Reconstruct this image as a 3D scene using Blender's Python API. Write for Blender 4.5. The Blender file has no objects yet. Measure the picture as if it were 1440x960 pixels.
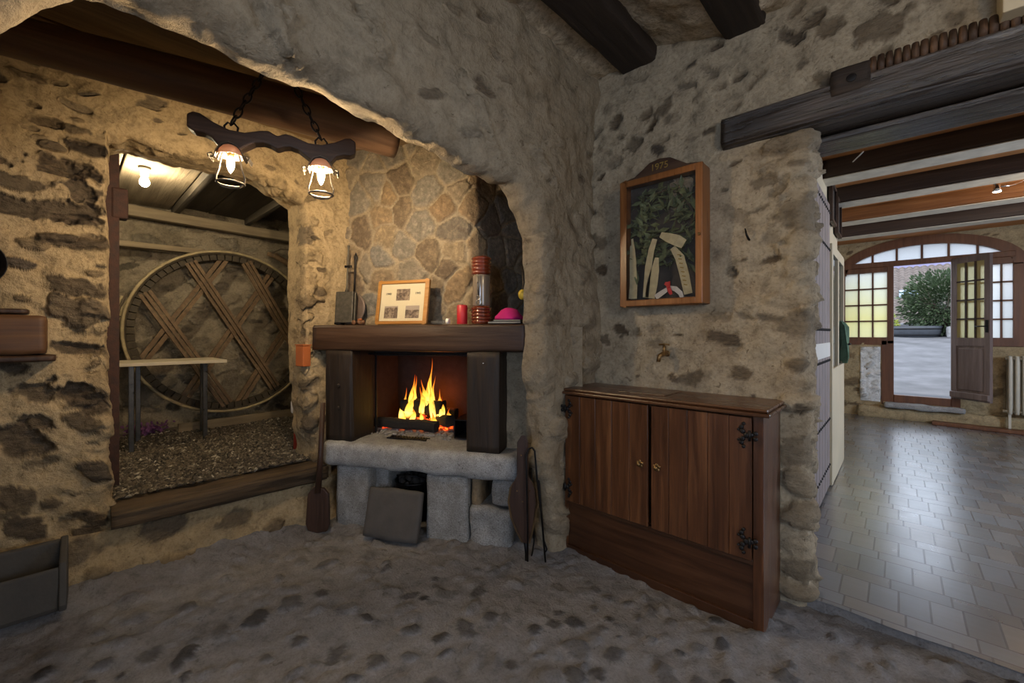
import bpy, bmesh, math, random
import numpy as np
from mathutils import Vector, Matrix, Euler
PI = math.pi
C = bpy.context.scene.collection
RNG = np.random.RandomState(7)
random.seed(7)
R = math.radians

# ------------------------------------------------------------------ noise
def _hash(i, j, k):
    n = (i * 73856093) ^ (j * 19349663) ^ (k * 83492791)
    n = (n ^ (n >> 13)) * 1274126177 & 0x7fffffff
    n = (n ^ (n >> 16)) & 0xffff
    return n / 32767.5 - 1.0

def vnoise(P):
    P = np.asarray(P, float)
    I = np.floor(P).astype(np.int64); f = P - I
    f = f * f * (3 - 2 * f)
    x, y, z = I[:, 0] + 1000, I[:, 1] + 1000, I[:, 2] + 1000
    fx, fy, fz = f[:, 0], f[:, 1], f[:, 2]
    def L(a, b, t): return a + (b - a) * t
    c00 = L(_hash(x, y, z), _hash(x + 1, y, z), fx); c10 = L(_hash(x, y + 1, z), _hash(x + 1, y + 1, z), fx)
    c01 = L(_hash(x, y, z + 1), _hash(x + 1, y, z + 1), fx); c11 = L(_hash(x, y + 1, z + 1), _hash(x + 1, y + 1, z + 1), fx)
    return L(L(c00, c10, fy), L(c01, c11, fy), fz)

def fbm(P, f=1.0, octs=4, gain=.5):
    P = np.asarray(P, float) * f
    out = 0; a = 1.0; t = 0
    for o in range(octs):
        out = out + a * vnoise(P + 17.3 * o); t += a; a *= gain; P = P * 2.03
    return out / t

def sstep(e0, e1, x):
    t = np.clip((x - e0) / (e1 - e0), 0, 1)
    return t * t * (3 - 2 * t)

# ------------------------------------------------------------------ materials
def newmat(name):
    m = bpy.data.materials.new(name); m.use_nodes = True
    nt = m.node_tree; nt.nodes.clear()
    out = nt.nodes.new('ShaderNodeOutputMaterial')
    b = nt.nodes.new('ShaderNodeBsdfPrincipled')
    nt.links.new(b.outputs[0], out.inputs[0])
    return m, nt, b, out

class NB:
    """tiny node builder"""
    def __init__(s, nt): s.nt = nt
    def n(s, t, **kw):
        nd = s.nt.nodes.new('ShaderNode' + t)
        for k, v in kw.items(): setattr(nd, k, v)
        return nd
    def set(s, sock, v):
        if isinstance(v, bpy.types.NodeSocket): s.nt.links.new(v, sock)
        elif isinstance(v, (tuple, list)) and len(v) == 3 and sock.type == 'RGBA': sock.default_value = (*v, 1)
        else: sock.default_value = v
    def math(s, op, a, b=0.0, c=0.0, clamp=False):
        nd = s.n('Math', operation=op, use_clamp=clamp)
        s.set(nd.inputs[0], a); s.set(nd.inputs[1], b); s.set(nd.inputs[2], c)
        return nd.outputs[0]
    def mix(s, f, a, b):
        nd = s.n('MixRGB'); s.set(nd.inputs[0], f); s.set(nd.inputs[1], a); s.set(nd.inputs[2], b)
        return nd.outputs[0]
    def mul(s, f, a, b):
        nd = s.n('MixRGB', blend_type='MULTIPLY'); s.set(nd.inputs[0], f); s.set(nd.inputs[1], a); s.set(nd.inputs[2], b)
        return nd.outputs[0]
    def co(s, which='Object', scale=(1, 1, 1), rot=(0, 0, 0), loc=(0, 0, 0)):
        tc = s.n('TexCoord'); mp = s.n('Mapping')
        mp.inputs['Scale'].default_value = scale; mp.inputs['Rotation'].default_value = rot; mp.inputs['Location'].default_value = loc
        s.nt.links.new(tc.outputs[which], mp.inputs[0]); return mp.outputs[0]
    def noise(s, co, scale, detail=5, rough=.55, dist=0.0, fac=True):
        nd = s.n('TexNoise'); s.nt.links.new(co, nd.inputs['Vector'])
        nd.inputs['Scale'].default_value = scale; nd.inputs['Detail'].default_value = detail
        nd.inputs['Roughness'].default_value = rough; nd.inputs['Distortion'].default_value = dist
        return nd.outputs['Fac' if fac else 'Color']
    def ramp(s, fac, stops):
        nd = s.n('ValToRGB'); s.set(nd.inputs[0], fac)
        el = nd.color_ramp.elements
        while len(el) < len(stops): el.new(.5)
        for e, (p, c) in zip(el, stops):
            e.position = p; e.color = (*c, 1) if len(c) == 3 else c
        return nd.outputs[0]
    def sm(s, v, a, b, lo=0.0, hi=1.0):
        nd = s.n('MapRange', interpolation_type='SMOOTHSTEP'); s.set(nd.inputs[0], v)
        nd.inputs[1].default_value = a; nd.inputs[2].default_value = b
        nd.inputs[3].default_value = lo; nd.inputs[4].default_value = hi
        return nd.outputs[0]
    def attr(s, name):
        nd = s.n('Attribute', attribute_name=name); return nd.outputs['Fac']
    def bump(s, h, strength=.4, dist=.01, normal=None):
        nd = s.n('Bump'); s.set(nd.inputs['Height'], h); nd.inputs['Strength'].default_value = strength
        nd.inputs['Distance'].default_value = dist
        if normal is not None: s.nt.links.new(normal, nd.inputs['Normal'])
        return nd.outputs[0]

def plain(name, col, rough=.6, metal=0.0, var=.25, scale=14, bump=.15, spec=.5, coat=0.0):
    m, nt, b, out = newmat(name); q = NB(nt); co = q.co()
    n = q.noise(co, scale, 5)
    d = tuple(c * (1 - var) for c in col); l = tuple(min(1, c * (1 + var)) for c in col)
    q.set(b.inputs['Base Color'], q.ramp(n, [(.3, d), (.7, l)]))
    q.set(b.inputs['Roughness'], q.sm(n, .2, .8, max(0, rough - .1), min(1, rough + .1)))
    b.inputs['Metallic'].default_value = metal; b.inputs['Specular IOR Level'].default_value = spec
    b.inputs['Coat Weight'].default_value = coat
    if bump: q.set(b.inputs['Normal'], q.bump(q.noise(co, scale * 5, 4), bump, .004))
    return m

def plaster_stone(name, p, stones, stain=(.16, .10, .055), stain_amt=.5, fine=60, bump=.5, blotch=.5, light=None, lay=3, lo=.3):
    m, nt, b, out = newmat(name); q = NB(nt); co = q.co()
    light = light or tuple(min(1, c * 1.25) for c in p)
    big = q.noise(co, 2.2, 5, .6); mid = q.noise(co, 11, 6, .65, .4); fin = q.noise(co, fine, 5, .7)
    pl = q.ramp(mid, [(.28, tuple(c * .58 for c in p)), (.46, p), (.72, light)])
    pl = q.mix(q.sm(big, .48, .75, 0, stain_amt), pl, stain)
    pl = q.mul(q.sm(fin, .3, .6, blotch, 0), pl, (.45, .42, .38))
    pit = q.noise(co, 27, 4, .6, .8); pl = q.mix(q.sm(pit, .63, .72, 0, .6), pl, tuple(c * .38 for c in stain))
    tint = q.attr('tint'); msk = q.attr('stone')
    k = len(stones)
    sc = q.ramp(tint, [(i / max(1, k - 1), c) for i, c in enumerate(stones)])
    sn = q.noise(q.co('Object', (1, 1, lay)), 26, 6, .7)
    sc = q.mul(1.0, sc, q.ramp(sn, [(.28, (lo, lo * .95, lo * .9)), (.5, (.8, .8, .8)), (.75, (1.5, 1.45, 1.35))]))
    col = q.mix(msk, pl, sc)
    q.set(b.inputs['Base Color'], col)
    q.set(b.inputs['Roughness'], q.math('SUBTRACT', .95, q.math('MULTIPLY', msk, .2)))
    b.inputs['Specular IOR Level'].default_value = .25
    h = q.math('ADD', q.math('MULTIPLY', mid, .6), q.math('MULTIPLY', fin, .35))
    h = q.math('ADD', h, q.math('MULTIPLY', q.math('MULTIPLY', sn, msk), .6))
    q.set(b.inputs['Normal'], q.bump(h, min(1, bump * 1.6), .03))
    return m

def wood(name, dark, mid, light, axis=0, scale=1.0, rough=.55, bump=.4, coat=0.0, grain=18, spec=.4):
    m, nt, b, out = newmat(name); q = NB(nt)
    s = [grain * scale] * 3; s[axis] = 1.1 * scale
    co = q.co('Object', s); c2 = q.co('Object', [1 * scale if i == axis else 5 * scale for i in range(3)])
    g = q.noise(co, 1.6, 7, .65, .6); bg = q.noise(c2, 1.0, 4, .6, .5)
    col = q.ramp(g, [(.25, dark), (.5, mid), (.74, light)])
    col = q.mul(q.sm(bg, .4, .7, .65, 0), col, tuple(c * .45 + .1 for c in (1, .9, .8)))
    q.set(b.inputs['Base Color'], col)
    q.set(b.inputs['Roughness'], q.sm(g, .2, .8, max(.05, rough - .12), min(1, rough + .12)))
    b.inputs['Coat Weight'].default_value = coat; b.inputs['Coat Roughness'].default_value = .38
    b.inputs['Specular IOR Level'].default_value = spec
    q.set(b.inputs['Normal'], q.bump(q.math('ADD', g, q.math('MULTIPLY', bg, .6)), bump, .012))
    return m

def granite(name, a, bcol, dark, rough=.8, scale=1.0):
    m, nt, b, out = newmat(name); q = NB(nt); co = q.co()
    f1 = q.noise(co, 190 * scale, 3, .7); f2 = q.noise(co, 12 * scale, 5, .6); f3 = q.noise(co, 70 * scale, 3, .6)
    col = q.mix(q.sm(f1, .38, .62), a, bcol)
    col = q.mix(q.sm(f3, .6, .75, 0, .85), col, dark)
    col = q.mul(q.sm(f2, .35, .7, .6, 0), col, (.5, .48, .45))
    q.set(b.inputs['Base Color'], col); b.inputs['Roughness'].default_value = rough
    q.set(b.inputs['Normal'], q.bump(q.math('ADD', f1, q.math('MULTIPLY', f2, 2)), .5, .006))
    return m

def emit(name, col, strength):
    m = bpy.data.materials.new(name); m.use_nodes = True; nt = m.node_tree; nt.nodes.clear()
    o = nt.nodes.new('ShaderNodeOutputMaterial'); e = nt.nodes.new('ShaderNodeEmission')
    e.inputs[0].default_value = (*col, 1); e.inputs[1].default_value = strength
    nt.links.new(e.outputs[0], o.inputs[0]); return m

# ------------------------------------------------------------------ objects
def link(name, me, mat=None, parent=None, smooth=None):
    o = bpy.data.objects.new(name, me); C.objects.link(o)
    if mat: me.materials.append(mat)
    if parent: o.parent = parent
    if smooth is not None and len(me.polygons):
        me.polygons.foreach_set('use_smooth', [bool(smooth)] * len(me.polygons))
    return o

def thing(name, label, cat, loc=(0, 0, 0), rot=0.0, group=None):
    o = bpy.data.objects.new(name, None); C.objects.link(o); o.empty_display_size = .05
    o.location = loc
    o.rotation_euler = rot if isinstance(rot, (tuple, list)) else (0, 0, rot)
    return tag(o, label, cat, group)

def tag(o, label, cat, group=None, kind=None):
    o['label'] = label; o['category'] = cat
    if group: o['group'] = group
    if kind: o['kind'] = kind
    return o

def struct(o, label=None):
    o['kind'] = 'structure'
    if label: o['label'] = label; 
    return o

def grid_obj(name, P, mat, attrs=None, parent=None, smooth=True, keep=None, flip=False):
    nu, nv = P.shape[:2]
    me = bpy.data.meshes.new(name)
    idx = np.arange(nu * nv).reshape(nu, nv)
    q = np.stack([idx[:-1, :-1], idx[1:, :-1], idx[1:, 1:], idx[:-1, 1:]], -1).reshape(-1, 4)
    if flip: q = q[:, ::-1]
    if keep is not None: q = q[keep.reshape(-1)]
    me.vertices.add(nu * nv); me.vertices.foreach_set('co', P.reshape(-1).astype(np.float32))
    nf = len(q)
    me.loops.add(nf * 4); me.loops.foreach_set('vertex_index', q.reshape(-1).astype(np.int32))
    me.polygons.add(nf); me.polygons.foreach_set('loop_start', np.arange(0, nf * 4, 4, dtype=np.int32))
    me.update(calc_edges=True); me.validate()
    for k, v in (attrs or {}).items():
        a = me.attributes.new(k, 'FLOAT', 'POINT'); a.data.foreach_set('value', v.reshape(-1).astype(np.float32))
    if keep is not None:
        bm = bmesh.new(); bm.from_mesh(me)
        bmesh.ops.delete(bm, geom=[v for v in bm.verts if not v.link_faces], context='VERTS'); bm.to_mesh(me); bm.free()
    return link(name, me, mat, parent, smooth)

def grid_normals(P, ref=None):
    du = np.gradient(P, axis=0); dv = np.gradient(P, axis=1)
    n = np.cross(du, dv); n /= np.maximum(np.linalg.norm(n, axis=-1, keepdims=True), 1e-9)
    flip = False
    if ref is not None and (n.reshape(-1, 3) @ np.array(ref)).mean() < 0: n = -n; flip = True
    return n, flip

class Stones:
    def __init__(s): s.L = []
    def add(s, c, t1, t2, a, b, amp, tint, p=2.4, rough=.3, m=1.0): s.L.append((np.array(c, float), np.array(t1, float), np.array(t2, float), a, b, amp, tint, p, rough, m))
    def scatter(s, P, N, n, a=(.05, .12), asp=(.35, .6), gap=1.25, amp=(-.01, .012), tilt=.15, seed=1, ok=None, p=2.4, rough=.3, up=(0, 0, 1), m=(.6, 1.0)):
        r = np.random.RandomState(seed); P = P.reshape(-1, 3); N = N.reshape(-1, 3)
        up = np.array(up, float); placed = []
        for _ in range(n * 8):
            if len(placed) >= n: break
            i = r.randint(len(P)); c = P[i]; nn = N[i]
            if ok is not None and not ok(c): continue
            t1 = np.cross(up, nn); l = np.linalg.norm(t1)
            if l < .2: t1 = np.array([r.randn(), r.randn(), 0]); t1 -= nn * (t1 @ nn); l = np.linalg.norm(t1)
            t1 /= l; t2 = np.cross(nn, t1)
            th = r.randn() * tilt; t1, t2 = t1 * math.cos(th) + t2 * math.sin(th), t2 * math.cos(th) - t1 * math.sin(th)
            A = r.uniform(*a) * (1 if r.rand() < .75 else .6); B = A * r.uniform(*asp)
            bad = False
            for (c2, A2, B2) in placed:
                d = c - c2
                if abs(d @ t1) > gap * (A + A2): continue
                if ((d @ t1) / (A + A2)) ** 2 + ((d @ t2) / (B + B2)) ** 2 + ((d @ nn) / (A + A2)) ** 2 < gap * gap: bad = True; break
            if bad: continue
            placed.append((c, A, B))
            s.add(c, t1, t2, A, B, r.uniform(*amp), r.rand(), p, rough, r.uniform(*m))
        return s
    def apply(s, P, N, und=(.02, 2.5), mid=(.008, 9), fine=(.003, 30), rid=0.0):
        sh = P.shape; p = P.reshape(-1, 3); nn = N.reshape(-1, 3)
        h = und[0] * fbm(p, und[1], 3) + mid[0] * fbm(p, mid[1], 3) + fine[0] * fbm(p, fine[1], 2)
        if rid: h = h + rid * (1 - np.abs(fbm(p, 5.5, 3)) * 3)
        wx = .75 * fbm(p, 9, 2) + .55 * fbm(p, 24, 3); wy = .75 * fbm(p + 41, 9, 2) + .55 * fbm(p + 41, 24, 3); wob = fbm(p, 30, 3); wob2 = fbm(p * np.array([1, 1, 2.5]), 22, 3)
        mask = np.zeros(len(p)); tint = np.zeros(len(p)); hs = np.zeros(len(p))
        for (c, t1, t2, a, b, amp, ti, pw, rough, mm) in s.L:
            r = 1.6 * max(a, b)
            i = np.nonzero((np.abs(p[:, 0] - c[0]) < r) & (np.abs(p[:, 1] - c[1]) < r) & (np.abs(p[:, 2] - c[2]) < r))[0]
            if not len(i): continue
            d = p[i] - c
            x = np.abs((d @ t1) / a + rough * wx[i] * 1.5); y = np.abs((d @ t2) / b + rough * wy[i] * 1.5)
            D = (x ** pw + y ** pw) ** (1 / pw) + rough * wob[i]
            n3 = d - np.outer(d @ t1, t1) - np.outer(d @ t2, t2)
            D = D + np.linalg.norm(n3, axis=1) / max(a, .05) * .5
            k = sstep(1.12, .88, D)
            up = k > mask[i]
            tint[i[up]] = ti
            mask[i] = np.maximum(mask[i], k * mm)
            dome = np.clip(1.0 - D * D, 0, 1) ** .5
            lip = np.exp(-((D - 1.08) / .16) ** 2)
            hs[i] += amp * (.45 * k + .55 * dome * k) + k * wob2[i] * .010 + lip * (.004 if amp < .02 else -.006)
        h = h + hs
        Q = (p + nn * h[:, None]).reshape(sh)
        return Q, {'stone': mask, 'tint': tint}

class MB:
    def __init__(s): s.v = []; s.f = []; s.sm = []
    def add(s, V, F, sm=False):
        o = len(s.v); s.v += [tuple(v) for v in V]; s.f += [tuple(i + o for i in f) for f in F]; s.sm += [sm] * len(F); return s
    def box(s, c, d, rot=None):
        x, y, z = d[0] / 2, d[1] / 2, d[2] / 2
        V = [Vector((sx * x, sy * y, sz * z)) for sx in (-1, 1) for sy in (-1, 1) for sz in (-1, 1)]
        M = Euler(rot).to_matrix() if rot else None
        V = [(M @ v if M else v) + Vector(c) for v in V]
        return s.add(V, [(0, 1, 3, 2), (4, 6, 7, 5), (0, 4, 5, 1), (2, 3, 7, 6), (0, 2, 6, 4), (1, 5, 7, 3)])
    def b2(s, a, b):
        return s.box([(a[i] + b[i]) / 2 for i in range(3)], [abs(b[i] - a[i]) for i in range(3)])
    def prism(s, pts, axis, a, b):
        """pts: 2-D outline in the two other axes (in order), extruded a..b along axis"""
        def mk(p, t):
            q = list(p); q.insert(axis, t); return q
        n = len(pts); V = [mk(p, a) for p in pts] + [mk(p, b) for p in pts]
        F = [tuple(range(n))[::-1], tuple(range(n, 2 * n))] + [(i, (i + 1) % n, n + (i + 1) % n, n + i) for i in range(n)]
        return s.add(V, F)
    def tube(s, pts, r, seg=10, cap=True, closed=False, flat=1.0):
        pts = [Vector(p) for p in pts]; n = len(pts)
        rr = r if isinstance(r, (list, tuple)) else [r] * n
        V = []; prev = None
        for i, p in enumerate(pts):
            if closed: t = pts[(i + 1) % n] - pts[i - 1]
            else: t = pts[min(i + 1, n - 1)] - pts[max(i - 1, 0)]
            t.normalize()
            if prev is None:
                a = Vector((0, 0, 1)) if abs(t.z) < .9 else Vector((1, 0, 0))
                u = t.cross(a).normalized()
            else: u = (prev - t * prev.dot(t)).normalized()
            prev = u; w = t.cross(u)
            for k in range(seg):
                th = 2 * PI * k / seg
                V.append(p + (u * math.cos(th) + w * math.sin(th) * flat) * rr[i])
        F = []
        for i in range(n if closed else n - 1):
            j = (i + 1) % n
            for k in range(seg):
                F.append((i * seg + k, i * seg + (k + 1) % seg, j * seg + (k + 1) % seg, j * seg + k))
        s.add(V, F, True)
        if cap and not closed:
            o = len(s.v) - len(V)
            s.f.append(tuple(o + k for k in range(seg))[::-1]); s.f.append(tuple(o + (n - 1) * seg + k for k in range(seg))); s.sm += [False, False]
        return s
    def lathe(s, prof, c=(0, 0, 0), seg=24, M=None):
        """prof: list of (r, z)"""
        V = []; n = len(prof)
        for (r, z) in prof:
            for k in range(seg):
                th = 2 * PI * k / seg; v = Vector((r * math.cos(th), r * math.sin(th), z))
                V.append((M @ v if M else v) + Vector(c))
        F = [(i * seg + k, i * seg + (k + 1) % seg, (i + 1) * seg + (k + 1) % seg, (i + 1) * seg + k) for i in range(n - 1) for k in range(seg)]
        s.add(V, F, True); o = len(s.v) - len(V)
        if prof[0][0] > 1e-5: s.f.append(tuple(o + k for k in range(seg))[::-1]); s.sm.append(False)
        if prof[-1][0] > 1e-5: s.f.append(tuple(o + (n - 1) * seg + k for k in range(seg))); s.sm.append(False)
        return s
    def ball(s, c, r, seg=12, rings=8):
        rr = r if isinstance(r, (tuple, list)) else (r, r, r)
        V = []; F = []
        for i in range(rings + 1):
            ph = PI * i / rings
            for k in range(seg):
                th = 2 * PI * k / seg
                V.append((c[0] + rr[0] * math.sin(ph) * math.cos(th), c[1] + rr[1] * math.sin(ph) * math.sin(th), c[2] - rr[2] * math.cos(ph)))
        for i in range(rings):
            for k in range(seg): F.append((i * seg + k, i * seg + (k + 1) % seg, (i + 1) * seg + (k + 1) % seg, (i + 1) * seg + k))
        return s.add(V, F, True)
    def build(s, name, mat, parent=None, bevel=0.0, seg=2, rough=0.0, rf=8, loc=None, sub=0):
        me = bpy.data.meshes.new(name); me.from_pydata(s.v, [], s.f); 
        me.polygons.foreach_set('use_smooth', s.sm)
        bm = bmesh.new(); bm.from_mesh(me); bmesh.ops.remove_doubles(bm, verts=bm.verts, dist=1e-6)
        bmesh.ops.recalc_face_normals(bm, faces=bm.faces)
        if rough:
            for _ in range(sub): bmesh.ops.subdivide_edges(bm, edges=bm.edges, cuts=1, use_grid_fill=True)
            bm.normal_update()
            co = np.array([v.co for v in bm.verts]); nn = np.array([v.normal for v in bm.verts])
            h = fbm(co + 3.1, rf, 3) * rough
            for v, d in zip(bm.verts, nn * h[:, None]): v.co += Vector(d)
        bm.to_mesh(me); bm.free(); me.update()
        o = link(name, me, mat, parent)
        if loc: o.location = loc
        if bevel:
            md = o.modifiers.new('Bevel', 'BEVEL'); md.width = bevel; md.segments = seg; md.limit_method = 'ANGLE'; md.angle_limit = R(35)
            md.harden_normals = False
        return o

def rough_bar(name, p0, p1, w, h, mat, parent=None, rnd=.15, amp=.008, up=(0, 0, 1), step=.04, k=24, fr=(2, 14), taper=0.0, cracks=0.0, pw=5.0, twist=0.0):
    """hewn beam from p0 to p1: rounded-rectangle section w x h, surface uneven along the grain; mesh in local space with x along the beam"""
    p0 = Vector(p0); p1 = Vector(p1); ax = (p1 - p0); L = ax.length; ax.normalize()
    side = Vector(up).cross(ax).normalized(); upv = ax.cross(side)
    n = max(4, int(L / step)); V = np.zeros((n + 1, k + 1, 3))
    th = np.linspace(0, 2 * PI, k + 1)
    cx = np.sign(np.cos(th)) * np.abs(np.cos(th)) ** (2 / pw); cz = np.sign(np.sin(th)) * np.abs(np.sin(th)) ** (2 / pw)
    for i in range(n + 1):
        x = L * i / n; s_ = 1 - taper * i / n
        V[i, :, 0] = x; V[i, :, 1] = cx * w / 2 * s_; V[i, :, 2] = cz * h / 2 * s_
    N = V.copy(); N[..., 0] = 0; N /= np.maximum(np.linalg.norm(N, axis=-1, keepdims=True), 1e-9)
    off = np.array(p0) * 3.7
    q = V.reshape(-1, 3) * np.array([fr[0], fr[1], fr[1]]) + off
    d = amp * fbm(q, 1, 4)
    if cracks: d = d - cracks * sstep(.12, 0, np.abs(fbm(q * np.array([.4, 1.3, 1.3]) + 9, 1, 2)))
    V = (V.reshape(-1, 3) + N.reshape(-1, 3) * d[:, None]).reshape(V.shape)
    me = bpy.data.meshes.new(name)
    vs = V[:, :k].reshape(-1, 3); F = [(i * k + j, i * k + (j + 1) % k, (i + 1) * k + (j + 1) % k, (i + 1) * k + j) for i in range(n) for j in range(k)]
    F += [tuple(range(k))[::-1], tuple(n * k + j for j in range(k))]
    me.from_pydata(vs.tolist(), [], F)
    bm = bmesh.new(); bm.from_mesh(me); bmesh.ops.recalc_face_normals(bm, faces=bm.faces); bm.to_mesh(me); bm.free()
    me.polygons.foreach_set('use_smooth', [True] * (len(F) - 2) + [False, False])
    o = link(name, me, mat, parent)
    M = Matrix((ax, side, upv)).transposed().to_4x4(); M.translation = p0
    o.matrix_local = M
    return o

def text_obj(name, txt, size, mat, parent, M, ext=.0008):
    cu = bpy.data.curves.new(name, 'FONT'); cu.body = txt; cu.size = size; cu.align_x = 'CENTER'; cu.align_y = 'CENTER'; cu.extrude = ext
    o = bpy.data.objects.new(name, cu); C.objects.link(o); cu.materials.append(mat)
    me = bpy.data.meshes.new_from_object(o); bpy.data.objects.remove(o)
    o = link(name, me, None, parent); o.matrix_local = M
    return o

# ------------------------------------------------------------------ camera (eye 1.3 m above the cobbles, wide lens, level)
F_, H_, U0, V0 = 585., 1.3, 720., 469.
FW = (-.6807, .7325); RT = (.7325, .6807)
def P(u, v, Z):
    l = (u - U0) / F_ * Z
    return Vector((FW[0] * Z + RT[0] * l, FW[1] * Z + RT[1] * l, H_ + (V0 - v) / F_ * Z))
def PX(u, v, x): d = P(u, v, 1); return P(u, v, x / d.x)
def PY(u, v, y): d = P(u, v, 1); return P(u, v, y / d.y)
def PZ(u, v, z): d = P(u, v, 1); return P(u, v, (z - H_) / (d.z - H_))
cam_d = bpy.data.cameras.new('camera'); cam = bpy.data.objects.new('camera', cam_d); C.objects.link(cam)
cam_d.sensor_width = 36; cam_d.lens = F_ / 1440 * 36; cam_d.shift_y = -(480 - V0) / 1440; cam_d.clip_start = .02; cam_d.clip_end = 200
cam.location = (0, 0, H_); cam.rotation_euler = (PI / 2, 0, math.atan2(-FW[0], FW[1]))
bpy.context.scene.camera = cam
# ------------------------------------------------------------------ material library
BROWN = [(.055, .036, .022), (.10, .066, .038), (.16, .11, .065), (.075, .06, .048), (.2, .145, .09)]
M_wall = plaster_stone('plaster_rubble', (.40, .325, .225), BROWN, stain=(.20, .125, .06), stain_amt=.45)
M_arch = plaster_stone('plaster_arch', (.30, .24, .165), [(.12, .085, .055), (.2, .15, .1), (.3, .24, .17)], stain=(.21, .14, .075), stain_amt=.55, blotch=.35)
M_alc = plaster_stone('plaster_slate', (.38, .285, .165), [(.05, .038, .03), (.085, .062, .043), (.14, .10, .06), (.07, .06, .055)], stain=(.2, .12, .05), stain_amt=.5)
M_jamb = plaster_stone('jamb_rubble', (.42, .33, .21), [(.2, .14, .08), (.3, .23, .15), (.16, .12, .09)], stain=(.25, .15, .07), stain_amt=.4)
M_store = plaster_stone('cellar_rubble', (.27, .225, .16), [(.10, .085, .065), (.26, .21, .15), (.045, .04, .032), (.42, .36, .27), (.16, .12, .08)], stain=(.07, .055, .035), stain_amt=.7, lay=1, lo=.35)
M_floor = plaster_stone('cobble_mortar', (.225, .214, .215), [(.03, .028, .03), (.055, .05, .05), (.10, .092, .088), (.04, .036, .037), (.15, .138, .13)], stain=(.2, .165, .135), stain_amt=.25, fine=90, blotch=.4, lay=1, lo=.25)
M_ceil = plaster_stone('ceiling_render', (.56, .46, .33), [(.3, .24, .17), (.2, .15, .1)], stain=(.27, .19, .11), stain_amt=.4, fine=35, bump=.9, blotch=.75)
M_flag = plaster_stone('flagstone', (.33, .265, .18), [(.26, .175, .10), (.32, .24, .15), (.24, .22, .185), (.17, .125, .085), (.35, .265, .165), (.21, .20, .18)], stain=(.3, .22, .13), stain_amt=.3, fine=80, lay=1, lo=.5)
M_far = plaster_stone('far_rubble', (.46, .35, .20), [(.2, .13, .07), (.14, .1, .06), (.3, .2, .11)], stain=(.36, .24, .11), stain_amt=.5)
M_white = plaster_stone('whitewash', (.88, .87, .85), [(.6, .57, .52)], stain=(.6, .55, .48), stain_amt=.2)
M_cream = plain('cream_paint', (.55, .47, .33), .8, var=.06, scale=4, bump=.1)
M_oakdk = wood('dark_oak', (.012, .008, .006), (.03, .019, .012), (.06, .036, .021), 0, 1, .6)
M_beam = wood('beam_oak', (.016, .011, .009), (.034, .023, .017), (.07, .048, .034), 0, 1, .7, .6)
M_lint = wood('lintel_oak', (.018, .013, .011), (.04, .028, .021), (.14, .11, .095), 0, 1.1, .33, 1.0, spec=.9)  # pale streaks in the grain stand in for highlights on the underside
M_log = wood('smooth_log', (.05, .027, .015), (.10, .053, .03), (.16, .09, .052), 0, .7, .45, .25)
M_plank = wood('old_plank', (.13, .085, .045), (.24, .16, .085), (.34, .235, .13), 1, .8, .75, .4)
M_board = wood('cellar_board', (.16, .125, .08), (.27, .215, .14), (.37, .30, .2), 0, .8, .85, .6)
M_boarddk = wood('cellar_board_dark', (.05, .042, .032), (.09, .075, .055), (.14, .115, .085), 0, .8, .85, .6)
M_sill = wood('sill_wood', (.035, .022, .012), (.10, .065, .035), (.19, .13, .07), 0, 1.3, .8, 1.0)
M_mantel = wood('mantel_oak', (.022, .011, .006), (.05, .024, .013), (.085, .043, .022), 0, .8, .5, .35)
M_post = wood('post_oak', (.014, .009, .007), (.026, .016, .011), (.05, .03, .02), 2, .8, .6, .4)
M_cabv = wood('cabinet_oak_upright', (.034, .0115, .004), (.10, .034, .010), (.21, .083, .026), 2, 1.0, .38, .2, coat=.6)
M_cabh = wood('cabinet_oak_level', (.032, .0115, .005), (.075, .028, .0105), (.12, .05, .02), 0, .8, .4, .2, coat=.25)
M_cabt = wood('cabinet_top_oak', (.055, .022, .01), (.12, .05, .022), (.18, .085, .04), 0, 1.0, .3, .15, coat=.35)
M_frame = wood('case_wood', (.17, .06, .015), (.27, .10, .026), (.37, .15, .045), 2, 1.2, .35, .1, coat=.3)
M_casedk = wood('case_dark_wood', (.035, .017, .01), (.06, .03, .018), (.1, .055, .03), 0, 1, .5, .2)
M_door = wood('door_frame_wood', (.12, .045, .02), (.19, .075, .033), (.25, .11, .052), 2, .8, .45, .15)
M_leaf = wood('door_leaf_wood', (.16, .115, .105), (.24, .18, .165), (.31, .245, .225), 2, .8, .5, .2)
M_orange = wood('beam_lit_orange', (.13, .05, .015), (.24, .095, .028), (.34, .15, .05), 0, .8, .5, .3)  # lamp glow on one beam, put into its wood colour
M_terra = plain('terracotta_slab', (.42, .17, .05), .7, var=.2, scale=6)
M_beamface = wood('far_beam_dark', (.03, .017, .011), (.055, .032, .021), (.09, .055, .036), 0, .8, .55, .3)
M_under = plain('beam_underside_lit', (.6, .55, .46), .6, var=.18, scale=9)  # light falling on the beam undersides, put into a pale colour
M_bench = plain('bench_top', (.55, .48, .36), .5, var=.08)
M_slat = wood('slat_wood', (.08, .05, .028), (.18, .115, .062), (.28, .185, .105), 0, 1.2, .7, .3)
M_rim = wood('hoop_wood', (.03, .023, .014), (.06, .046, .029), (.10, .08, .05), 0, 1, .75, .4)
M_straw = plain('hoop_edge', (.34, .27, .15), .7, var=.3, scale=20)
M_iron = plain('wrought_iron', (.022, .02, .02), .45, .85, .4, 40, .3)
M_rust = plain('rusty_steel', (.05, .021, .014), .7, .3, .5, 25, .4)
M_steel = plain('leg_steel', (.09, .085, .08), .35, .8, .2, 30, .1)
M_brass = plain('old_brass', (.28, .17, .07), .4, .9, .35, 60, .2)
M_chrome = plain('chrome', (.6, .6, .6), .15, 1.0, .05, 10, 0)
M_soot = plain('soot_brick', (.026, .021, .02), .9, 0, .5, 18, .5)
M_char = plain('charred_wood', (.02, .016, .014), .9, 0, .6, 60, .8)
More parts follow.
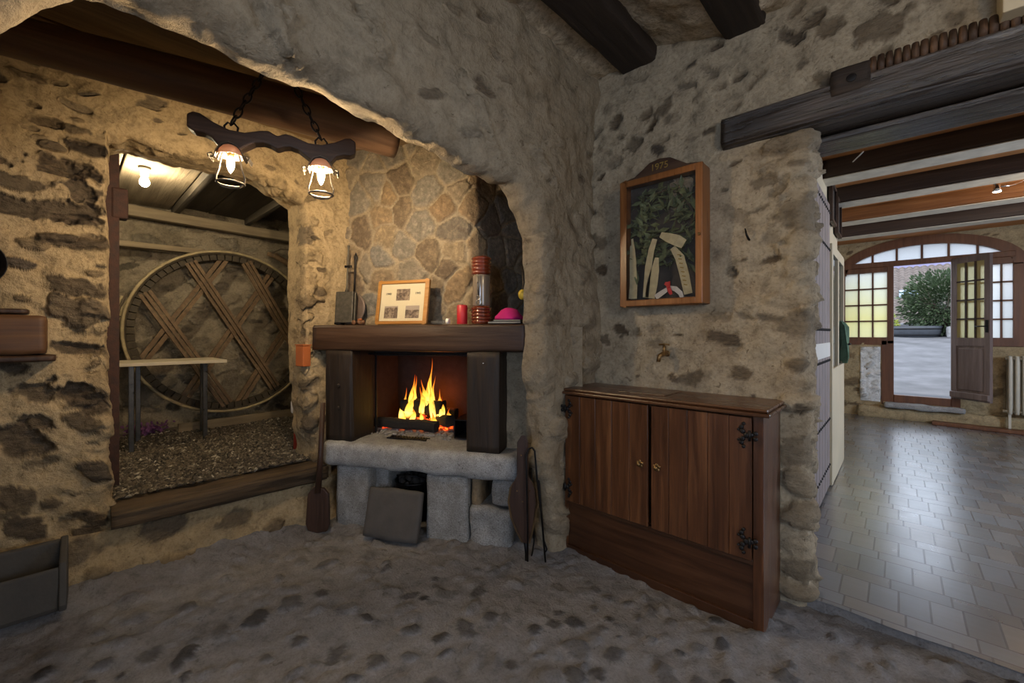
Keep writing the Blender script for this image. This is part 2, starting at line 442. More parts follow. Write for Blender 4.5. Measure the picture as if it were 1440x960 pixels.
M_ash = plain('ash', (.27, .25, .24), .95, 0, .35, 40, .4)
M_gran = granite('granite_slab', (.30, .29, .285), (.52, .51, .50), (.08, .075, .07))
M_gran2 = granite('granite_pier', (.24, .225, .21), (.40, .385, .37), (.09, .08, .07), scale=.8)
M_slab = plain('slate_board', (.075, .066, .06), .8, 0, .22, 12, .4)
M_slatedk = plain('trough_slate', (.06, .053, .045), .75, 0, .25, 12, .4)
M_brownstone = plain('brown_stone', (.2, .14, .08), .9, 0, .45, 30, .5)
M_castiron = plain('cast_iron_plate', (.085, .075, .058), .5, .5, .35, 35, .4)
M_tin = plain('brown_round_plate', (.14, .10, .08), .5, .3, .2, 20, .2)
M_leather = plain('bellows_leather', (.13, .08, .035), .6, 0, .35, 30, .3)
M_bellow = wood('bellows_wood', (.03, .014, .009), (.06, .028, .016), (.09, .045, .026), 2, 1.5, .5, .2)
M_red = plain('red_wax', (.42, .012, .02), .45, 0, .08, 10, .05)
M_vase = plain('brown_glaze', (.12, .022, .008), .12, 0, .25, 14, .05, .6, .6)
M_vaseg = plain('smoked_glass', (.17, .135, .105), .15, 0, .08, 8, 0, .6, .4)
M_pewter = plain('pewter', (.35, .33, .3), .3, 1.0, .3, 40, .2)
M_magenta = plain('magenta_felt', (.48, .012, .16), .95, 0, .12, 30, .3)
M_bookdk = plain('dark_cover', (.02, .02, .026), .5, 0, .2, 20, .1)
M_paper = plain('paper_edge', (.25, .24, .22), .8, 0, .08, 60, .1)
M_yellow = plain('yellow_skin', (.45, .34, .04), .6, 0, .15, 20, .1)
M_mat = plain('picture_mat', (.66, .58, .40), .85, 0, .04, 6, .02)
M_goldfr = wood('gold_oak_moulding', (.32, .14, .03), (.46, .22, .055), (.58, .31, .1), 0, 1.4, .35, .1, coat=.3)
M_walnut = plain('nut_shell', (.14, .06, .025), .7, 0, .35, 40, .4)
M_whiteplas = plain('white_plastic', (.75, .73, .68), .4, 0, .04, 6, 0)
M_orangeplas = plain('orange_clay', (.38, .10, .022), .7, 0, .12, 14, .1)
M_redplas = plain('red_rubber', (.42, .045, .02), .6, 0, .15, 14, .1)
M_radi = plain('radiator_enamel', (.62, .57, .46), .4, 0, .06, 6, .05)
M_stud = plain('black_studs', (.015, .013, .013), .5, .5, .2, 20, .1)
M_pave = plain('courtyard_paving', (.10, .10, .108), .85, 0, .4, 2.2, .2)
M_rooft = plain('roof_clay', (.125, .10, .088), .85, 0, .3, 7, .3)
M_render = plain('outdoor_render', (.3, .29, .31), .9, 0, .08, 3, .1)
M_violet = plain('violet_gutter', (.28, .26, .42), .6, 0, .1, 6, 0)
M_tub = plain('dark_tub', (.05, .055, .065), .7, 0, .25, 8, .2)
M_leafg = plain('bush_leaf', (.06, .09, .038), .55, 0, .45, 9, .05)
M_leafy = plain('yellow_green_leaf', (.33, .38, .06), .55, 0, .35, 9, .05)
M_leafd = plain('dried_laurel', (.11, .13, .06), .65, 0, .5, 25, .2)
M_stem = plain('stem_bark', (.10, .075, .05), .85, 0, .3, 20, .2)
M_ribbon = plain('aged_ribbon', (.50, .42, .25), .8, 0, .16, 35, .15)
M_ribbonw = plain('white_ribbon', (.62, .56, .5), .8, 0, .08, 30, .1)
M_ribbonr = plain('red_ribbon', (.5, .02, .02), .6, 0, .1, 30, .1)
M_gilt = plain('gilt_lettering', (.30, .20, .05), .5, .3, .2, 40, 0)
M_caseback = plain('case_back_cloth', (.075, .062, .052), .9, 0, .25, 12, .1)
M_purple = plain('purple_petal', (.17, .06, .17), .8, 0, .25, 20, .1)
M_pebble = plain('gravel', (.17, .14, .10), .9, 0, .65, 9, .2)
M_bulb = emit('lit_bulb', (1, .74, .43), 750)
M_bulbr = emit('lit_bulb_bright', (1, .76, .46), 3000)
M_bulb2 = emit('lit_bulb_pale', (1, .83, .54), 640)
M_spot = emit('spot_lens', (1, .85, .6), 90)
M_ember = None

def lampcap():
    m, nt, b, out = newmat('glazed_lamp_cap'); q = NB(nt); b.inputs['Base Color'].default_value = (.5, .36, .28, 1); b.inputs['Roughness'].default_value = .5
    t = q.n('BsdfTranslucent'); t.inputs[0].default_value = (.75, .5, .34, 1); mx = q.n('MixShader'); mx.inputs[0].default_value = .42
    nt.links.new(b.outputs[0], mx.inputs[1]); nt.links.new(t.outputs[0], mx.inputs[2]); nt.links.new(mx.outputs[0], out.inputs[0]); return m
M_cap = lampcap()
def glassy(name, col, transp=.85, rough=.05, trans_col=None):
    m, nt, b, out = newmat(name); q = NB(nt)
    b.inputs['Base Color'].default_value = (*col, 1); b.inputs['Roughness'].default_value = rough
    t = q.n('BsdfTransparent'); t.inputs[0].default_value = (*(trans_col or (1, 1, 1)), 1)
    mx = q.n('MixShader'); mx.inputs[0].default_value = transp
    nt.links.new(b.outputs[0], mx.inputs[1]); nt.links.new(t.outputs[0], mx.inputs[2]); nt.links.new(mx.outputs[0], out.inputs[0])
    return m
M_glass = glassy('case_glass', (.06, .06, .06), .9, .06)
M_leafglass = glassy('door_glass', (.75, .68, .35), .62, .1, (1, .97, .78))

def frosted(name, stops):
    m = bpy.data.materials.new(name); m.use_nodes = True; nt = m.node_tree; nt.nodes.clear(); q = NB(nt)
    o = q.n('OutputMaterial'); tr = q.n('BsdfTranslucent'); gl = q.n('BsdfGlossy'); gl.inputs['Roughness'].default_value = .3
    co = q.co('Object'); sep = q.n('SeparateXYZ'); nt.links.new(co, sep.inputs[0])
    col = q.ramp(q.math('ADD', q.math('MULTIPLY', sep.outputs[2], .4), q.math('MULTIPLY', q.noise(co, 3, 3), .15)), stops)
    col = q.mul(q.sm(q.noise(co, 120, 3), .4, .6, .2, 0), col, (.8, .8, .8))
    q.set(tr.inputs[0], col); q.set(gl.inputs[0], (.8, .8, .8))
    mx = q.n('MixShader'); mx.inputs[0].default_value = .06
    nt.links.new(tr.outputs[0], mx.inputs[1]); nt.links.new(gl.outputs[0], mx.inputs[2]); nt.links.new(mx.outputs[0], o.inputs[0])
    return m
M_frost = frosted('frosted_pane', [(.54, (.92, .90, .66)), (.68, (.93, .88, .56)), (.82, (.94, .92, .74)), (.96, (.95, .95, .90))])
M_frostw = frosted('frosted_white_pane', [(.3, (.8, .82, .78)), (.9, (.96, .97, .97))])

def tiles():
    m, nt, b, out = newmat('floor_tiles'); q = NB(nt)
    tc = q.n('TexCoord'); sp = q.n('SeparateXYZ'); nt.links.new(tc.outputs['Object'], sp.inputs[0])
    x, y = sp.outputs[0], sp.outputs[1]; S = .318; A = .106; T = .212
    row = q.math('FLOOR', q.math('DIVIDE', y, S)); fy = q.math('SUBTRACT', y, q.math('MULTIPLY', row, S))
    thin = q.math('GREATER_THAN', fy, T)
    ly = q.math('SUBTRACT', fy, q.math('MULTIPLY', thin, T))
    hh = q.math('ADD', q.math('MULTIPLY', thin, S - T - T), T)
    w = q.math('ADD', q.math('MULTIPLY', thin, .212 - A), A)
    xo = q.math('ADD', x, q.math('ADD', q.math('MULTIPLY', row, .053), q.math('MULTIPLY', thin, .03)))
    cx = q.math('FLOOR', q.math('DIVIDE', xo, w)); lx = q.math('SUBTRACT', xo, q.math('MULTIPLY', cx, w))
    dx = q.math('MINIMUM', lx, q.math('SUBTRACT', w, lx)); dy = q.math('MINIMUM', ly, q.math('SUBTRACT', hh, ly))
    d = q.math('MINIMUM', dx, dy); grout = q.sm(d, .0026, .0048, 1, 0)
    cb = q.n('CombineXYZ'); q.set(cb.inputs[0], cx); q.set(cb.inputs[1], row); q.set(cb.inputs[2], thin)
    wn = q.n('TexWhiteNoise', noise_dimensions='3D'); nt.links.new(cb.outputs[0], wn.inputs['Vector'])
    co = q.co('Object'); nz = q.noise(co, 9, 5, .6); st = q.noise(q.co('Object', (3, 30, 3)), 1.2, 4)
    col = q.ramp(wn.outputs['Value'], [(0, (.085, .065, .053)), (.3, (.075, .085, .10)), (.6, (.14, .155, .18)), (.8, (.17, .15, .135)), (1, (.09, .10, .12))])
    col = q.mul(q.sm(q.math('ADD', q.math('MULTIPLY', nz, .5), q.math('MULTIPLY', st, .5)), .35, .65, .5, 0), col, (.6, .55, .5))
    col = q.mix(grout, col, (.05, .045, .045))
    q.set(b.inputs['Base Color'], col)
    q.set(b.inputs['Roughness'], q.mix(grout, q.math('ADD', q.sm(nz, .25, .75, .24, .36), q.math('MULTIPLY', wn.outputs['Value'], .12)), (.85, .85, .85)))
    b.inputs['Specular IOR Level'].default_value = .8; b.inputs['Coat Weight'].default_value = 1.0; b.inputs['Coat IOR'].default_value = 2.2; b.inputs['Coat Roughness'].default_value = .27
    h = q.math('ADD', q.math('MULTIPLY', grout, -1.0), q.math('MULTIPLY', nz, .25))
    q.set(b.inputs['Normal'], q.bump(h, .35, .004))
    return m
M_tile = tiles()

# ------------------------------------------------------------------ room shell
def lin(a, b, step): return np.linspace(a, b, max(2, int(abs(b - a) / step) + 1))
def plane_grid(us, vs, fn):
    U, V = np.meshgrid(us, vs, indexing='ij'); return np.stack(fn(U, V), -1)

# cobbled floor
xs = np.concatenate([lin(-3.6, -2.9, .03)[:-1], lin(-2.9, .55, .0125)[:-1], lin(.55, 2.8, .1)])
ys = np.concatenate([lin(-2.7, -.3, .08)[:-1], lin(-.3, 2.62, .0125)])
P0 = plane_grid(xs, ys, lambda a, b: (a, b, np.zeros_like(a)))
N0 = np.zeros_like(P0); N0[..., 2] = 1
vis = lambda c: c[0] < .6 and c[1] > -.35
st = Stones().scatter(P0, N0, 1000, (.026, .062), (.5, .9), 1.10, (.002, .018), 3, 3, vis, 2.2, .42, m=(-.25, 1.0))
Q, at = st.apply(P0, N0, (.02, 1.6), (.007, 8), (.003, 40))
# the cobbles fade under the earth along the hearth and the alcove sill
e = fbm(P0.reshape(-1, 3), 2.6, 3).reshape(at['stone'].reshape(P0.shape[:2]).shape)
front = (-.454 * (P0[..., 0] + 1.60) + .891 * (P0[..., 1] - 1.86))
fade = sstep(.05, .42, -front + .25 * e) * sstep(-2.75, -2.35, P0[..., 0] + .3 * e)
at['stone'] = np.clip(at['stone'].reshape(P0.shape[:2]), 0, 1) * (.12 + .88 * fade)
# swells up to the hearth and to the alcove wall
Q[..., 2] += .03 * sstep(-.15, .2, front) + .10 * sstep(-2.65, -3.05, P0[..., 0]) * sstep(1.3, .9, P0[..., 1])
floor = struct(grid_obj('floor', Q, M_floor, at))

# tiled floor of the next room, one small step up
xs = np.concatenate([lin(-.85, 3.3, .03)]); ys = np.concatenate([np.array([2.40]), lin(2.42, 8.6, .15)])
P0 = plane_grid(xs, ys, lambda a, b: (a, b, np.full_like(a, .05)))
P0[:, 0, 1] += .012 * vnoise(np.stack([xs * 5, xs * 0, xs * 0], -1))
top = grid_obj('floor_tiled', P0, M_tile, smooth=False); struct(top)
m = MB().b2((-.85, 2.415, -.05), (3.3, 8.6, .047)); struct(m.build('floor_slab', M_floor))

# wall with the doorway (plane y = 2.39)
YW = 2.39
sw = Stones()
xs = np.concatenate([lin(-1.85, .5, .0125)[:-1], lin(.5, 2.7, .06)]); zs = lin(-.05, 3.1, .0125)
P0 = plane_grid(xs, zs, lambda a, b: (a, np.full_like(a, YW), b)); N0 = np.zeros_like(P0); N0[..., 1] = -1
sw.scatter(P0, N0, 200, (.025, .08), (.3, .75), 1.12, (-.03, .012), .4, 11, lambda c: c[0] < .5 and c[2] > .9 and not (-1.36 < c[0] < -.68 and 1.4 < c[2] < 2.3) and not (c[0] > -.72 and 2.3 < c[2] < 2.44), 2.2, .55, m=(.25, 1.0))
rj = np.random.RandomState(5); z = .02
while z < 2.3:
    hz = rj.uniform(.05, .085); z += hz
    sw.add((-.33, 2.40, z), (.707, .707, 0), (0, 0, 1), rj.uniform(.09, .17), hz * rj.uniform(.75, 1.1), rj.uniform(.0, .042), rj.rand(), 2.6, .5, rj.choice([0, .1, .5]))
    sw.add((-.31, 2.62, z + .05), (0, 1, 0), (0, 0, 1), rj.uniform(.08, .12), hz, rj.uniform(.01, .04), rj.rand(), 2.6, .5, .2)
    z += hz * .9
UND = dict(und=(.026, 2.3), mid=(.016, 8), fine=(.006, 27))
Q, at = sw.apply(P0, N0, **UND)
xc = (P0[:-1, :-1, 0] + P0[1:, 1:, 0]) / 2; zc = (P0[:-1, :-1, 2] + P0[1:, 1:, 2]) / 2
keep = ~((xc > -.42) & (xc < 1.35) & (zc < 2.31))
struct(grid_obj('wall_right', Q, M_wall, at, keep=keep, flip=False))
path = [(x, YW, 0, -1) for x in lin(-.56, -.372, .012)]
for k in range(1, 8):
    a = PI / 2 * k / 8; path.append((-.372 + .06 * math.sin(a), YW + .06 * (1 - math.cos(a)), math.sin(a), -math.cos(a)))
path += [(-.312 - .05 * i / 24, YW + .06 + .33 * i / 24, 1, 0) for i in range(25)]
pa = np.array(path); zs = lin(-.05, 2.265, .0125)
P0 = np.zeros((len(pa), len(zs), 3)); N0 = np.zeros_like(P0)
P0[..., 0] = pa[:, 0:1]; P0[..., 1] = pa[:, 1:2]; P0[..., 2] = zs; N0[..., 0] = pa[:, 2:3]; N0[..., 1] = pa[:, 3:4]
Q, at = sw.apply(P0, N0, **UND)
struct(grid_obj('wall_doorway', Q, M_wall, at))

def opening_wall(name, B, ctr, rect, xf, xb, r, st_fn, mat, step=.0125, ragged=.025, und=UND, ns=None, cut=None):
    """wall in a plane x = const around an opening with boundary B (y, z); the edge is rounded into the reveal"""
    B = np.array(B, float); seg = np.linalg.norm(np.diff(B, axis=0), axis=1); L = np.concatenate([[0], np.cumsum(seg)])
    t = lin(0, L[-1], step); by = np.interp(t, L, B[:, 0]); bz = np.interp(t, L, B[:, 1])
    b3 = np.stack([by * 0, by, bz], -1)
    c = np.array(ctr); d = np.stack([by, bz], -1) - c; d /= np.linalg.norm(d, axis=1, keepdims=True)
    g = ragged * fbm(b3 + xf, 5, 4) ; by = by + d[:, 0] * g; bz = bz + d[:, 1] * g
    y0, y1, z0, z1 = rect
    with np.errstate(divide='ignore', invalid='ignore'):
        k = np.minimum(np.where(d[:, 0] > 0, (y1 - c[0]) / d[:, 0], np.where(d[:, 0] < 0, (y0 - c[0]) / d[:, 0], 1e9)),
                       np.where(d[:, 1] > 1e-6, (z1 - c[1]) / d[:, 1], np.where(d[:, 1] < -1e-6, (z0 - c[1]) / d[:, 1], 1e9)))
    rad = np.hypot(by - c[0], bz - c[1]); out = k - rad
    sec = [(x, 0.0, 0, None) for x in lin(xb, xf - r, step)]
    for i in range(1, 9): a = PI / 2 * i / 9; sec.append((xf - r + r * math.sin(a), r * (1 - math.cos(a)), a, None))
    nf = ns or int(max(out.max(), .3) / step); fr = np.linspace(0, 1, nf) 
    P0 = np.zeros((len(t), len(sec) + nf, 3)); N0 = np.zeros_like(P0)
    for j, (x, o, a, _) in enumerate(sec):
        P0[:, j] = np.stack([np.full_like(by, x), by + d[:, 0] * o, bz + d[:, 1] * o], -1)
        N0[:, j] = np.stack([np.full_like(by, math.sin(a)), -d[:, 0] * math.cos(a), -d[:, 1] * math.cos(a)], -1)
    for j, f in enumerate(fr):
        o = r + f * np.maximum(out - r, .02)
        P0[:, len(sec) + j] = np.stack([np.full_like(by, xf), by + d[:, 0] * o, bz + d[:, 1] * o], -1); N0[:, len(sec) + j, 0] = 1
    s = Stones(); st_fn(s, P0, N0)
    Q, at = s.apply(P0, N0, **und)
    gn, fl = grid_normals(P0, (1, 0, 0))
    keep = None
    if cut: pc = (P0[:-1, :-1] + P0[1:, 1:]) / 2; keep = ~cut(pc)
    return struct(grid_obj(name, Q, mat, at, flip=fl, keep=keep))

# great arch between the room and the hearth alcove
ARCH = [(2.02, -.05), (1.99, .35), (1.955, 1.0), (1.955, 1.66), (1.935, 1.9), (1.875, 2.05), (1.72, 2.15), (1.4, 2.185), (1.07, 2.25), (.79, 2.265), (.5, 2.285), (.2, 2.265), (.03, 2.235), (-.11, 2.125), (-.3, 1.98), (-.6, 1.6), (-.8, 1.0), (-.85, -.05)]
ARCH = [(y * .93, 1.3 + (z - 1.3) * .93 if z > .9 else z) if z > .9 else (y * .965, z) for y, z in ARCH]
def arch_st(s, P0, N0):
    s.scatter(P0, N0, 46, (.025, .08), (.28, .5), 1.5, (-.012, .016), .4, 21, lambda c: c[2] > .9 and c[1] < 2.4 and c[1] > -.4 and c[2] < 2.95, 2.2, .55, m=(.35, .95))
    s.scatter(P0, N0, 26, (.07, .13), (.4, .65), 1.1, (.008, .035), .2, 22, lambda c: c[2] < 1.9 and c[1] > 1.6 and c[1] < 2.4, 2.6, .4, m=(.1, .7))
    r = np.random.RandomState(9)          # creased plaster along the springing of the arch
    for _ in range(40):
        i = r.randint(P0.shape[0]); j = r.randint(24, 60); c = P0[i, j]
        if c[1] < .3 or c[2] < 1.7: continue
        s.add(c, (0, .5, -.8), (.5, .6, .5), r.uniform(.10, .2), r.uniform(.02, .035), r.uniform(.012, .028), .9, 2.0, .6, .1)
opening_wall('wall_arch', ARCH, (.55, 0), (-2.7, 2.47, -.06, 3.12), -1.46, -1.60, .10, arch_st, M_arch, ragged=.06, und=dict(und=(.05, 2.1), mid=(.026, 7), fine=(.008, 24)))

# alcove back wall with the cellar doorway
XA = -3.0
topB = [PX(u, v, XA - .2) for u, v in [(150, 213), (190, 214), (223, 218), (257, 226), (307, 239), (350, 255), (388, 271), (400, 280), (413, 292)]]
DOORB = [(.19, .22), (.165, .6), (.155, 1.1), (.17, 1.6), (.15, 2.0), (.165, 2.14)] + [(p.y, p.z) for p in topB] + [(1.135, 2.06), (1.13, 1.7), (1.135, 1.2), (1.165, .7), (1.2, .22)]
def alc_st(s, P0, N0):
    ra = np.random.RandomState(3)
    for (u0, v0, u1, v1, th) in [(100, 200, 147, 212, 9), (42, 219, 146, 248, 13), (-40, 250, 85, 262, 10), (98, 255, 135, 285, 13), (-60, 283, 150, 300, 14), (48, 330, 152, 347, 10), (10, 368, 48, 374, 7), (56, 390, 151, 412, 13), (-60, 352, 8, 360, 10), (48, 330, 100, 336, 6),
                                 (55, 424, 152, 448, 18), (60, 300, 140, 312, 7), (20, 545, 85, 560, 12), (90, 548, 148, 566, 14), (80, 545, 145, 580, 16), (85, 585, 142, 600, 10), (30, 590, 75, 600, 9), (0, 600, 60, 640, 18), (110, 650, 152, 668, 10), (8, 690, 36, 718, 14), (62, 705, 80, 714, 8), (8, 735, 56, 757, 12), (100, 716, 152, 738, 9), (105, 743, 146, 765, 10), (-50, 500, 40, 520, 9), (60, 480, 150, 495, 9), (-80, 215, 20, 225, 10), (30, 160, 100, 175, 7), (60, 200, 95, 206, 6)]:
        a_ = PX(u0, v0, XA); b_ = PX(u1, v1, XA); d_ = (b_ - a_); L_ = d_.length; d_.normalize(); c_ = (a_ + b_) / 2; h_ = th / 585 * 2.05
        s.add(c_, d_, Vector((1, 0, 0)).cross(d_), L_ / 2 * 1.06, h_, ra.choice([-.03, -.018, .012, .02]) if v0 < 640 else .014, ra.rand(), 2.6, .42, ra.uniform(.75, 1))
    s.scatter(P0, N0, 60, (.02, .06), (.3, .5), 1.12, (-.02, .014), .2, 31, lambda c: c[1] < .15 and c[2] > .2, 2.4, .5, m=(.4, .9))
    s.scatter(P0, N0, 34, (.02, .06), (.3, .6), 1.3, (-.014, .004), .5, 32, lambda c: c[1] > .2 and c[2] > .3, 2.2, .5, m=(.4, .9))
    r = np.random.RandomState(4); z = .3
    while z < 2.1:
        hz = r.uniform(.045, .08); z += hz
        s.add((-3.05, 1.13, z), (.7, .7, 0), (0, 0, 1), r.uniform(.05, .12), hz * r.uniform(.6, 1.1), r.uniform(-.012, .03), r.rand(), 2.6, .6, r.choice([0, .2, .7]))
        s.add((-3.05, .14, z), (.7, -.7, 0), (0, 0, 1), r.uniform(.05, .12), hz * r.uniform(.6, 1.1), r.uniform(-.01, .03), r.rand(), 2.6, .6, .1)
        z += hz
    y = .2
    while y < 1.1:
        s.add((-3.08, y, 2.27 - .06 * y), (0, 1, 0), (.6, 0, .8), .07, .11, r.uniform(.01, .035), r.rand(), 2.4, .5, .3); y += r.uniform(.09, .15)
opening_wall('wall_alcove', DOORB, (.66, .22), (-2.1, 1.85, .2, 2.75), XA, -3.32, .06, alc_st, M_alc, cut=lambda c: (c[..., 1] > 1.31) & (c[..., 2] < 1.24), step=.0085, ragged=.045, und=dict(und=(.035, 2.3), mid=(.022, 8), fine=(.007, 28)))
# low wall under the doorway
ys = lin(-2.1, 1.85, .0125); zs = lin(-.06, .30, .0125)
P0 = plane_grid(ys, zs, lambda a, b: (XA + .11 - .30 * np.clip(b, 0, .3), a, b)); N0 = np.zeros_like(P0); N0[..., 0] = 1
s = Stones().scatter(P0, N0, 26, (.06, .16), (.4, .7), 1.1, (-.02, .04), .15, 41, None, 2.4, .4, m=(.4, .9))
Q, at = s.apply(P0, N0, (.05, 2.5), (.03, 7), (.008, 26)); Q[:, -1, 0] -= .2
gn, fl = grid_normals(P0, (1, 0, 0)); struct(grid_obj('wall_under_sill', Q, M_alc, at, flip=fl))

# near ceiling: rough render, and the boarded ceiling of the alcove
xs = np.concatenate([lin(-1.75, .3, .02)[:-1], lin(.3, 2.8, .1)]); ys = np.concatenate([lin(-2.7, .2, .1)[:-1], lin(.2, 2.6, .02)])
def cz(a): return 2.965 - .09 * sstep(-1.1, -.6, a) + .035 * np.sin(np.clip((a + 1.5) / .85, 0, 3) * PI) ** 2
P0 = plane_grid(xs, ys, lambda a, b: (a, b, cz(a))); N0 = np.zeros_like(P0); N0[..., 2] = -1
Q, at = Stones().scatter(P0, N0, 60, (.04, .1), (.4, .8), 1.3, (.002, .012), 1, 51, vis, 2.2, .6, m=(.1, .5)).apply(P0, N0, (.03, 2.4), (.018, 10), (.007, 30))
struct(grid_obj('ceiling', Q, M_ceil, at, flip=True))
m = MB()
x = -3.25; k = 0; rr = random.Random(3)
while x < -1.75:
    w_ = rr.uniform(.17, .23); m.b2((x, -2.1, 2.64 + .008 * (k % 2)), (x + w_ - .006, 2.75, 2.70)); x += w_; k += 1
struct(m.build('ceiling_alcove', M_plank, bevel=.004))

# outer shell, out of sight: closes the rooms so that daylight only enters by the windows
def shell(name, *boxes, mat=None):
    m = MB()
    for a, b in boxes: m.b2(a, b)
    return struct(m.build(name, mat or M_cream))
shell('wall_back', ((-3.4, -2.8, -.1), (.2, -2.68, 3.3)), ((1.6, -2.8, -.1), (2.9, -2.68, 3.3)), ((.2, -2.8, -.1), (1.6, -2.68, .9)), ((.2, -2.8, 2.3), (1.6, -2.68, 3.3)))
shell('wall_east', ((2.7, -2.8, -.1), (2.82, -.9, 3.3)), ((2.7, .7, -.1), (2.82, 2.9, 3.3)), ((2.7, -.9, -.1), (2.82, .7, .9)), ((2.7, -.9, 2.3), (2.82, .7, 3.3)))
shell('ceiling_loft', ((-3.6, -2.9, 3.14), (2.9, 2.95, 3.25)))
shell('wall_alcove_end', ((-3.4, -2.2, -.1), (-1.6, -2.1, 3.2)), ((-3.6, 2.75, -.1), (-1.45, 2.85, 3.2)), ((-1.75, -2.8, -.1), (-1.62, -.85, 3.2)))
shell('wall_core', ((-1.62, 2.5, -.1), (-.45, 2.84, 3.2)), ((-.45, 2.46, 2.46), (1.35, 2.84, 3.2)), ((1.36, 2.46, -.1), (3.4, 2.84, 3.2)))
shell('ceiling_store_loft', ((-5.4, -.6, 2.62), (-3.2, 2.9, 2.75)), ((-3.6, -2.2, 2.72), (-1.6, 2.9, 3.15)), mat=M_boarddk)
shell('wall_store_side', ((-5.4, -.6, 0), (-3.3, -.5, 2.7)), ((-5.4, 2.6, 0), (-3.3, 2.7, 2.7)), mat=M_store)

# cellar beyond the doorway
ys = lin(-.3, 2.5, .016); zs = lin(.2, 2.62, .016)
P0 = plane_grid(ys, zs, lambda a, b: (np.full_like(a, -5.15), a, b)); N0 = np.zeros_like(P0); N0[..., 0] = 1
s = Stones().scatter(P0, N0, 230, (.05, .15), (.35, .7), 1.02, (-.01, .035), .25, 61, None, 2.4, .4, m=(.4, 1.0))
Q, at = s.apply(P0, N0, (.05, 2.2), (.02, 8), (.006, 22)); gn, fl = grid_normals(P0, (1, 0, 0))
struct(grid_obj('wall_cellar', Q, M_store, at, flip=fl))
m = MB().b2((-5.3, -.5, .25), (-3.12, 2.6, .395)); struct(m.build('floor_cellar', M_pebble))
m = MB(); y = -.5; k = 0
for w_, z_, mt in [(.78, 2.50, 0), (.42, 2.49, 0)]: m.b2((-5.3, y, z_), (-3.15, y + w_ - .01, z_ + .05)); y += w_
struct(m.build('ceiling_cellar', M_board, bevel=.006))
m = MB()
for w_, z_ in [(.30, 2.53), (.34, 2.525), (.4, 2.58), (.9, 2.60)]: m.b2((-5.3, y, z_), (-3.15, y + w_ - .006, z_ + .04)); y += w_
struct(m.build('ceiling_cellar_shaded', M_boarddk, bevel=.006))  # recessed boards: shade put in as a darker copy of the board wood

# flagstone chimney breast behind the mantel (hearth frame: x along the mantel, y into the wall)
HX = Matrix.Translation((-1.60, 1.86, 0)) @ Matrix.Rotation(R(27), 4, 'Z')
path = [(-1.72, .275), (-.50, .25)]
def dense(pts, step):
    o = []
    for (a, b) in zip(pts[:-1], pts[1:]):
        n = max(1, int(math.dist(a, b) / step))
        o += [(a[0] + (b[0] - a[0]) * i / n, a[1] + (b[1] - a[1]) * i / n) for i in range(n)]
    return np.array(o + [pts[-1]])
pa = dense([(-1.75, .27), (-.48, .25), (-.44, .29), (-.20, .86), (.25, .98)], .0125); zs = lin(1.2, 2.66, .0125)
T = np.concatenate([[0], np.cumsum(np.linalg.norm(np.diff(pa, axis=0), axis=1))])
nr = np.stack([np.gradient(pa[:, 1]), -np.gradient(pa[:, 0])], -1); nr /= np.linalg.norm(nr, axis=1, keepdims=True)
P0 = np.zeros((len(pa), len(zs), 3)); N0 = np.zeros_like(P0)
P0[..., 0] = pa[:, 0:1]; P0[..., 1] = pa[:, 1:2]; P0[..., 2] = zs
N0[..., 0] = nr[:, 0:1]; N0[..., 1] = nr[:, 1:2]
UV = np.stack(np.meshgrid(T, zs, indexing='ij'), -1).reshape(-1, 2)
rs = np.random.RandomState(12); seeds = []
for _ in range(4000):
    c = rs.rand(2) * (T[-1], 1.5) + (0, 1.18)
    if all(np.linalg.norm((c - s_) * (1, 1.1)) > .14 for s_ in seeds): seeds.append(c)
seeds = np.array(seeds); sel = rs.rand(len(seeds)) < .72; seeds = seeds[sel]
w3 = np.concatenate([UV, UV[:, :1] * 0], 1); wob = np.stack([fbm(w3, 5, 3), fbm(w3 + 31, 5, 3)], -1) * .06
D = np.linalg.norm((UV + wob)[:, None] - seeds[None], axis=2); o = np.argsort(D, axis=1)[:, :2]
f1 = np.take_along_axis(D, o[:, :1], 1)[:, 0]; f2 = np.take_along_axis(D, o[:, 1:2], 1)[:, 0]
edge = (f2 - f1) + .010 * fbm(w3, 30, 2)
mk = sstep(.012, .028, edge); cr = np.exp(-((edge - .014) / .006) ** 2)
tin = rs.rand(len(seeds))[o[:, 0]]; hgt = rs.uniform(-.004, .012, len(seeds))[o[:, 0]]
pp = P0.reshape(-1, 3)
h = mk * (.006 + hgt) - cr * .008 + .012 * fbm(pp, 3, 3) + mk * .007 * fbm(pp, 16, 3) + .002 * fbm(pp, 40, 2)
Q = (pp + N0.reshape(-1, 3) * h[:, None]).reshape(P0.shape)
gn, fl = grid_normals(P0, (0, -1, 0))
o = struct(grid_obj('wall_chimney', Q, M_flag, {'stone': mk, 'tint': tin}, flip=fl)); o.matrix_world = HX
# plastered cheek beside the hearth
xs = lin(-.24, .3, .0125); zs = lin(-.05, 1.34, .0125)
P0 = plane_grid(xs, zs, lambda a, b: (a, np.full_like(a, .17), b)); N0 = np.zeros_like(P0); N0[..., 1] = -1
s = Stones().scatter(P0, N0, 16, (.03, .06), (.5, .8), 1.3, (-.012, .004), .4, 71, None, 2.2, .5)
Q, at = s.apply(P0, N0, (.03, 2.5), (.01, 9), (.004, 28)); gn, fl = grid_normals(P0, (0, -1, 0))
o = struct(grid_obj('wall_hearth_cheek', Q, M_arch, at, flip=fl)); o.matrix_world = HX
